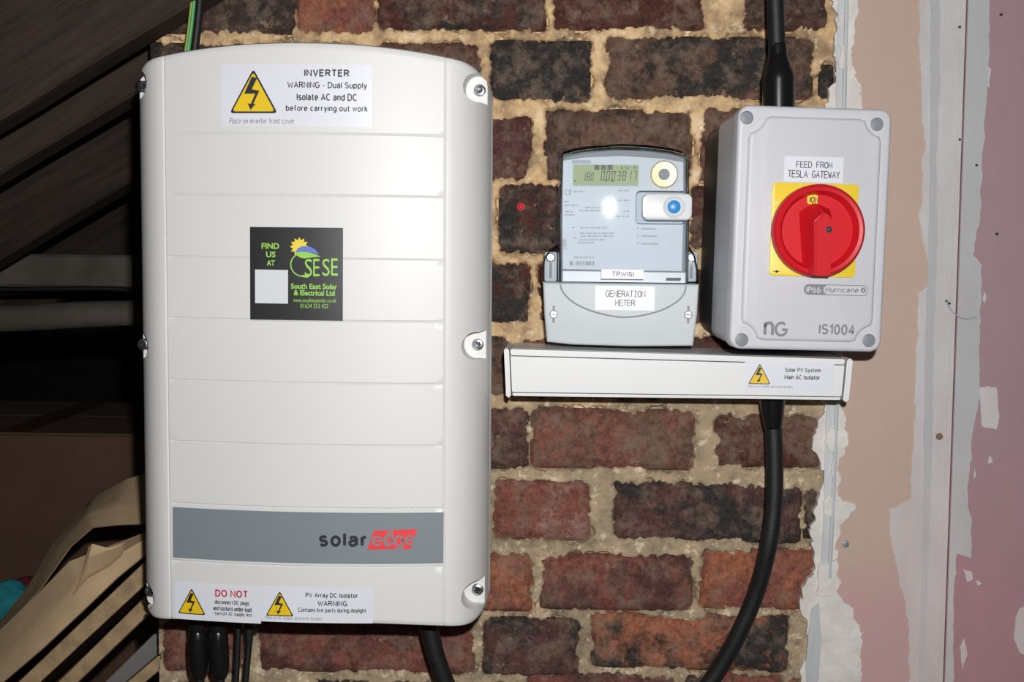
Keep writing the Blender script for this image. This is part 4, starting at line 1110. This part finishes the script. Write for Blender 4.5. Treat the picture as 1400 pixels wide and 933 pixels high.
def is_sheet(name, rect, m, par, y): 
    x0, x1, z0, z1 = IR(*rect, y); return put(name, sheet([(x0, z0), (x1, z0), (x1, z1), (x0, z1)], y), m, par, None, local=True)
def is_text(s, rect, m, par, y, bold=0.11, **kw):
    x0, x1, z0, z1 = IR(*rect, y); return put('lettering', text_bm(s, (x0 + x1) / 2, (z0 + z1) / 2, x1 - x0, z1 - z0, bold, None, y, **kw), m, par, None, local=True)
fl_ = is_sheet('feed_label', (1072, 214.5, 1153, 249), M['sticker'], iso, PF - .0004)
is_text('FEED FROM', (1088.5, 221, 1138, 230), M['ink'], fl_, PF - .0009, bold=.125, mono=.70)
is_text('TESLA GATEWAY', (1077, 233.5, 1148.5, 243.5), M['ink'], fl_, PF - .0009, bold=.125, mono=.70)
x0, x1, z0, z1 = IR(1053.5, 251, 1171, 378.5, PF)
yp = put('switch_plate', prism(rrect(x0, x1, z0, z1, .004), PF - .002, PF + .001, .0006, 2), M['yellow'], iso, 40, local=True)
ks = PF - .002
c0 = IL(1119.5, 315.5, ks - .014); KR = .0435
KX, KZ = c0
put('switch_collar', lathe_y(KX, KZ, [(.040, ks + .0005), (.040, ks - .006), (0, ks - .006)], 48), M['yellow'], yp, 30, local=True)
kb = ks - .006
knob = put('rotary_handle', lathe_y(KX, KZ, [(.0415, kb + .001), (KR, kb - .001), (KR, kb - .0095), (KR - .0010, kb - .0115), (KR - .0028, kb - .0125), (KR - .006, kb - .0118), (KR - .0075, kb - .0095), (KR - .0098, kb - .0030), (0, kb - .0030)], 64), M['red'], iso, 35, local=True)
# grip: a tapering fin that runs from above the centre to the lower rim
def grip():
    base = [(-.0190, .0175), (-.005, .0270), (.0115, .021), (.0105, -.0395), (-.0125, -.0395)]
    topp = [(-.0085, .0085), (.0, .0160), (.0078, .0115), (.0085, -.0425), (-.0060, -.0425)]
    yb_, yt_ = kb - .0025, kb - .0235
    V = [(KX + p[0], yb_, KZ + p[1]) for p in base] + [(KX + p[0], yt_, KZ + p[1]) for p in topp]
    Fc = [(0, 1, 2, 3, 4), (5, 6, 7, 8, 9)] + [(i, (i + 1) % 5, 5 + (i + 1) % 5, 5 + i) for i in range(5)]
    bm = from_py(V, Fc); bmesh.ops.recalc_face_normals(bm, faces=bm.faces[:])
    bmesh.ops.bevel(bm, geom=bm.edges[:], offset=.0012, segments=2, affect='EDGES')
    return bm
put('grip', grip(), M['red'], knob, 40, local=True)
gx, gz_ = KX, KZ - .001
gq = IL(1133, 314, kb - .0235)
put('screw', lathe_y(gq[0], gq[1], [(.0030, kb - .0232), (.0030, kb - .0240), (.0012, kb - .0242), (0, kb - .0238)], 16), M['socket'], knob, 30, local=True)
put('screw_head', lathe_y(gq[0], gq[1], [(.0017, kb - .0239), (.0012, kb - .0250), (0, kb - .0251)], 12), M['chrome'], knob, 30, local=True)
x0, x1, z0, z1 = IR(1103.5, 266.5, 1119, 279.5, kb - .0035)
bg = put('on_badge', sheet(rrect(x0, x1, z0, z1, .003), kb - .0035), M['yellow'], knob, None, local=True)
is_text('ION', (1107, 269, 1119, 277.5), M['ink'], knob, kb - .0039, 0.18)
x0, x1, z0, z1 = IR(1046 + 12, 368.5, 1066, 373, ks)
is_sheet('arrow_mark', (1057, 370.8, 1066, 371.8), M['ink'], yp, ks - .0004); is_sheet('arrow_mark', (1060.5, 369.5, 1063, 373.2), M['ink'], yp, ks - .0004)
is_sheet('arrow_mark', (1059, 276, 1063, 279), M['ink_white'], yp, ks - .0004)
# printed badges
x0, x1, z0, z1 = IR(1099, 389.5, 1187, 404, PF - .0004)
h = (z1 - z0) / 2
bo = put('badge_outline', sheet(rrect(x0, x1, z0, z1, h * .98), PF - .0004), M['ink_grey'], iso, None, local=True)
bo['label'] = 'grey pill badge reading IP66 Hurricane'
xs0 = IR(1125.5, 390, 1126, 404, PF)[0]
put('badge_field', sheet(rrect(xs0, x1 - .0007, z0 + .0007, z1 - .0007, h * .86), PF - .0007), M['iso'], bo, None, local=True)
is_text('IP66', (1102.5, 392.5, 1122, 400.5), M['ink_white'], bo, PF - .0008, 0.18)
is_text('Hurricane', (1128.5, 392.5, 1174, 400.5), M['ink_grey'], bo, PF - .001, 0.18, shear=.18)
q0 = IR(1177, 393, 1183, 401, PF)
put('drop_mark', sheet(circ((q0[0] + q0[1]) / 2, (q0[2] + q0[3]) / 2, .0026, 20), PF - .001), M['ink_grey'], bo, None, local=True)
put('drop_mark', sheet([((q0[0] + q0[1]) / 2 - .0014, (q0[2] + q0[3]) / 2 - .0014), ((q0[0] + q0[1]) / 2 - .0002, (q0[2] + q0[3]) / 2 - .0014), ((q0[0] + q0[1]) / 2 + .0014, (q0[2] + q0[3]) / 2 + .0014), ((q0[0] + q0[1]) / 2 + .0002, (q0[2] + q0[3]) / 2 + .0014)], PF - .0013), M['iso'], bo, None, local=True)
is_text('n', (1044, 439.5, 1058.5, 460), M['ink_grey'], iso, PF - .0006, .19)
is_text('G', (1058.5, 440, 1077.5, 460.5), M['ink_grey'], iso, PF - .0006, .20)
is_text('IS1004', (1119.5, 443.5, 1169, 458), M['ink_grey'], iso, PF - .0006, 0.21)

# ------------------------------------------------------------------ things: cables
def cable(name, pts, r, m, label, group=None, n=16):
    o = put(name, tube(pts, r, n), m, None, 60, center=True); return tag(o, label, 'cable', group)
tp = U(1064, 146, -.10)
t = thing('isolator_feed_cable', (tp.x, -.10, tp.z), 'thick black cable with flared gland entering the top of the isolator', 'cable')
put('sheath', tube([U(1053, -262, -.10), U(1060, 0, -.10), U(1062, 60, -.10), U(1064, 120, -.10)], [.0085, .0085, .0086, .0090], 18), M['black_pl'], t, 60)
put('gland', tube([U(1063, 60, -.10), U(1063.5, 76, -.10), U(1064, 92, -.10), U(1064.5, 106, -.10), U(1064.5, 152, -.10)], [.0088, .0098, .0135, .0162, .0162], 24), M['black_gloss'], t, 60)
cy = -.055
t = thing('trunking_cable', U(1056, 549, cy), 'thick black cable curving down to the left below the trunking', 'cable')
put('sheath', tube([U(1056, 540, cy), U(1057, 580, cy), U(1059, 630, cy), U(1058, 690, cy), U(1050, 750, cy), U(1034, 810, cy + .01), U(1008, 870, cy + .015), U(978, 922, cy + .02), U(940, 975, cy + .02), U(890, 1030, cy + .02)], .0092, 18), M['black_pl'], t, 60)
put('gland', tube([U(1056, 545, cy), U(1056, 556, cy), U(1056.5, 572, cy), U(1057, 586, cy)], [.0140, .0128, .0112, .0092], 20), M['black_gloss'], t, 60)
cable('inverter_output_cable', [U(585, 840, -.09), U(588, 865, -.09), U(597, 900, -.088), U(609, 933, -.085), U(628, 975, -.08), U(655, 1030, -.07)], [.0115, .0098, .0095, .0095, .0095, .0095], M['black_pl'], 'black cable leaving the underside of the inverter near its right corner')
def connector(px, lab):
    q = U(px, 852, -.10)
    t = thing('cable_connector', q, lab, 'connector', 'plug connectors under the inverter')
    put('nut', tube([U(px, 838, -.10), U(px, 858, -.10), U(px, 862, -.10), U(px, 866, -.10)], [.0098, .0098, .0092, .0082], 12), M['black_gloss'], t, 30)
    put('barrel', tube([U(px, 862, -.10), U(px + .5, 872, -.10), U(px + 1, 890, -.10), U(px + 2, 912, -.10), U(px + 2.5, 920, -.10), U(px + 3, 928, -.10)], [.0085, .0102, .0108, .0104, .0092, .006], 16), M['black_gloss'], t, 50)
    put('lead', tube([U(px + 3, 925, -.10), U(px + 4, 950, -.10), U(px + 6, 1030, -.10)], .0045, 12), M['black_pl'], t, 60)
connector(270, 'left black plug connector hanging under the inverter'); connector(298, 'right black plug connector hanging under the inverter')
cable('thin_cable', [U(326, 842, -.09), U(325.5, 870, -.09), U(324, 905, -.09), U(322, 950, -.09), U(320, 1030, -.09)], .0032, M['black_pl'], 'thin black lead under the inverter, beside the plug connectors', 'thin leads under the inverter')
t = cable('thin_cable', [U(341, 842, -.09), U(341, 858, -.09), U(340, 885, -.09), U(337.5, 915, -.09), U(335, 950, -.09), U(332, 1030, -.09)], [.0058, .0052, .0034, .0032, .0032, .0032], M['black_pl'], 'thin black lead with thicker collar, rightmost under the warning labels', 'thin leads under the inverter')
ey = -.05
def stripe_cable():
    a = [U(290, -262, ey), U(277, -120, ey), U(270, -50, ey), U(265.5, 0, ey), U(261, 40, ey), U(254, 90, ey), U(248, 150, ey)]
    t = thing('earth_cable', a[-1], 'green and yellow earth cable behind the top left of the inverter', 'cable')
    put('sheath', tube(a, .0034, 14), M['green'], t, 60)
    put('stripe', tube([p + Vector((-.0019, -.0020, 0)) for p in a], .0015, 8), M['yellowgreen'], t, 60)
stripe_cable()
a = [U(298, -262, ey), U(285, -120, ey), U(278, -50, ey), U(273.5, 0, ey), U(269.5, 40, ey), U(263.5, 90, ey), U(258, 150, ey)]
cable('black_cable', a, .0044, M['black_pl'], 'black cable beside the green earth cable above the inverter')

# ------------------------------------------------------------------ things: the dim left side of the loft
# purlin and pipe lagging crossing horizontally
py_ = 0.62
A = U(-160, 345, py_); B = U(380, 350, py_); C = U(0, 400, py_)
pu = put('purlin', box(A.x - .6, B.x, py_, py_ + .09, U(0, 392, py_).z, U(0, 347, py_).z, .004, 1), M['lag'], None, None); tag(pu, 'dark grey horizontal purlin crossing the loft behind the inverter', 'beam', None, 'structure')
cable('loft_cable', [U(-260, 397, py_ - .01), U(0, 396, py_ - .01), U(150, 395, py_ - .01), U(240, 402, py_ - .01), U(360, 404, py_ - .01)], .004, M['black_pl'], 'dark cable running along the purlin in the dim loft')
pi_ = put('lagged_pipe', tube([U(-260, 438, .56), U(0, 436, .56), U(100, 431, .56), U(190, 428, .56), U(380, 424, .56)], [.021, .021, .021, .020, .020], 16), M['lag'], None, 60, center=True); tag(pi_, 'dim brown lagged pipe below the grey purlin', 'pipe')
def carton(name, px0, px1, pytop, y, depth, m, lab, rotz=0.0):
    a = U(px0, pytop, y); b2 = U(px1, pytop, y); W_ = b2.x - a.x; H = a.z
    t = thing(name, ((a.x + b2.x) / 2, y + depth / 2, 0), lab, 'box', rot=Matrix.Rotation(rotz, 3, 'Z'))
    put('body', box(-W_ / 2, W_ / 2, -depth / 2, depth / 2, 0.001, H, .004, 2), m, t, None, local=True)
    put('flap', box(-W_ / 2, W_ / 2, -depth / 2, -.002, H, H + .004, .001, 1), m, t, None, local=True)
    put('flap', box(-W_ / 2, W_ / 2, .002, depth / 2, H, H + .004, .001, 1), m, t, None, local=True)
    put('tape', box(-.025, .025, -depth / 2 - .001, depth / 2, H + .004, H + .0048), M['tape'], t, None, local=True)
    return t
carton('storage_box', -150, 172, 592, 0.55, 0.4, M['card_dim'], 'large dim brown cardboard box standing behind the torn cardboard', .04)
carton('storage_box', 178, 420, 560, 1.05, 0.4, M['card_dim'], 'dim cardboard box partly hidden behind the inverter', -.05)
# leaning sheets seen on their front edges
def lean(pa, pb, y0, y1, th, name, m, lab, mface=None):
    """a board whose near edge runs from pixel pa to pixel pb; it goes back in depth from y0 to y1"""
    A = U(*pa, y0); B = U(*pb, y0); d = (B - A); L_ = d.length; d.normalize(); n = Vector((-d.z, 0, d.x))
    back = (A.z) / max(d.z, .05)
    S = A - d * (A.z / d.z - th * .0)            # run the board down to the floor
    L2_ = (B - S).length
    V = []
    b = box(0, L2_, y0, y1, -th, 0, .001, 1)
    for v in b.verts:
        q = S + d * v.co.x + n * v.co.z; v.co = Vector((q.x, v.co.y, q.z + th * abs(n.z) * 0 ))
    mn = min(v.co.z for v in b.verts)
    for v in b.verts: v.co.z = max(v.co.z, 0.0005)
    o = put(name, b, m, None, None, center=True)
    return tag(o, lab, 'board', 'boards leaning at the lower left')
lean((38, 921), (215, 752), 0.03, 0.34, .020, 'leaning_board', M['chip'], 'upper chipboard edge leaning under the torn cardboard')
lean((92, 921), (232, 783), 0.03, 0.36, .018, 'leaning_board', M['chip'], 'middle chipboard edge leaning below the upper one')
lean((150, 927), (236, 842), 0.10, 0.40, .030, 'leaning_board', M['panel_grey'], 'grey sheet leaning between the chipboard edges')
lean((178, 930), (228, 887), 0.03, 0.09, .014, 'leaning_board', M['chip'], 'lowest short chipboard edge beside the brick wall')
# torn cardboard: folded sheets, one thing with flaps
def fold(strips, y_lo, name, m, parent, th=.003, wob=.004, seed=0.0):
    """loft between polylines given as [(px,py,y), ...] rows of equal length, with thickness"""
    rows = [[U(a, b2, c) for a, b2, c in s] for s in strips]
    dense = []
    for s in rows:
        o = []
        for i in range(len(s) - 1):
            for k in range(8): o.append(s[i].lerp(s[i + 1], k / 8))
        o.append(s[-1]); dense.append(o)
    full = []
    for i in range(len(dense) - 1):
        for k in range(6): full.append([a.lerp(b2, k / 6) for a, b2 in zip(dense[i], dense[i + 1])])
    full.append(dense[-1])
    nr, nc = len(full), len(full[0]); V = []
    for sgn in (0, 1):
        for r in full:
            for q in r:
                w_ = wob * noise.noise(Vector((q.x * 12 + seed, q.y * 12, q.z * 12)))
                V.append((q.x, q.y + w_ + sgn * th, q.z - sgn * th * .5))
    Fc = []; off = nr * nc
    for i in range(nr - 1):
        for j in range(nc - 1):
            a = i * nc + j
            Fc.append((a, a + 1, a + nc + 1, a + nc)); Fc.append((off + a, off + a + nc, off + a + nc + 1, off + a + 1))
    ring = [j for j in range(nc)] + [i * nc + nc - 1 for i in range(1, nr)] + [(nr - 1) * nc + j for j in range(nc - 2, -1, -1)] + [i * nc for i in range(nr - 2, 0, -1)]
    for k in range(len(ring)):
        a, b2 = ring[k], ring[(k + 1) % len(ring)]; Fc.append((a, off + a, off + b2, b2))
    return put(name, from_py(V, Fc), m, parent, 30)
tcb = thing('torn_cardboard', U(60, 900, .1), 'torn flattened brown cardboard box slumped over the leaning boards', 'cardboard')
fold([[(-60, 925, .20), (0, 866, .16), (55, 805, .12), (95, 748, .12), (125, 722, .12), (162, 718, .12), (215, 716, .12)],
      [(-60, 918, .22), (0, 858, .20), (46, 804, .18), (82, 745, .18), (120, 702, .18), (160, 690, .17), (215, 690, .17)],
      [(-60, 908, .26), (0, 850, .24), (38, 803, .22), (72, 745, .24), (128, 680, .28), (172, 656, .26), (215, 642, .26)]], 0, 'back_flap', M['card'], tcb, seed=1)
fold([[(-60, 985, .06), (0, 936, .05), (60, 885, .05), (110, 838, .05), (160, 790, .05), (215, 745, .05)],
      [(-60, 945, .10), (0, 900, .08), (60, 845, .07), (105, 800, .06), (150, 765, .06), (215, 728, .06)],
      [(-60, 915, .16), (0, 862, .12), (58, 806, .10), (95, 768, .09), (135, 752, .09), (215, 722, .09)]], 0, 'front_flap', M['card'], tcb, seed=4)
fold([[(100, 812, .045), (118, 790, .045), (150, 772, .045), (166, 758, .045)],
      [(110, 790, .035), (121, 762, .03), (150, 752, .03), (168, 746, .035)],
      [(121, 748, .035), (126, 744, .03), (148, 750, .03), (170, 742, .04)]], 0, 'torn_tongue', M['card'], tcb, wob=.002, seed=6)
# soft clothes behind the cardboard
def cloth(name, px, py, y, rx, rz, m, lab):
    c = U(px, py, y); b = bmesh.new(); bmesh.ops.create_icosphere(b, subdivisions=4, radius=1)
    for v in b.verts:
        n = 1 + .16 * noise.noise(v.co * 2.2 + Vector((px, 0, 0))) + .06 * noise.noise(v.co * 6)
        v.co = Vector((c.x + v.co.x * rx * n, y + v.co.y * rx * .7 * n, c.z + v.co.z * rz * n))
    o = put(name, b, m, None, 60, center=True); return tag(o, lab, 'cloth')
cloth('folded_cloth', 8, 826, 0.40, .045, .034, M['teal'], 'teal cloth lying behind the torn cardboard')
cloth('folded_cloth', 42, 812, 0.46, .04, .026, M['maroon'], 'dark maroon cloth beside the teal cloth')
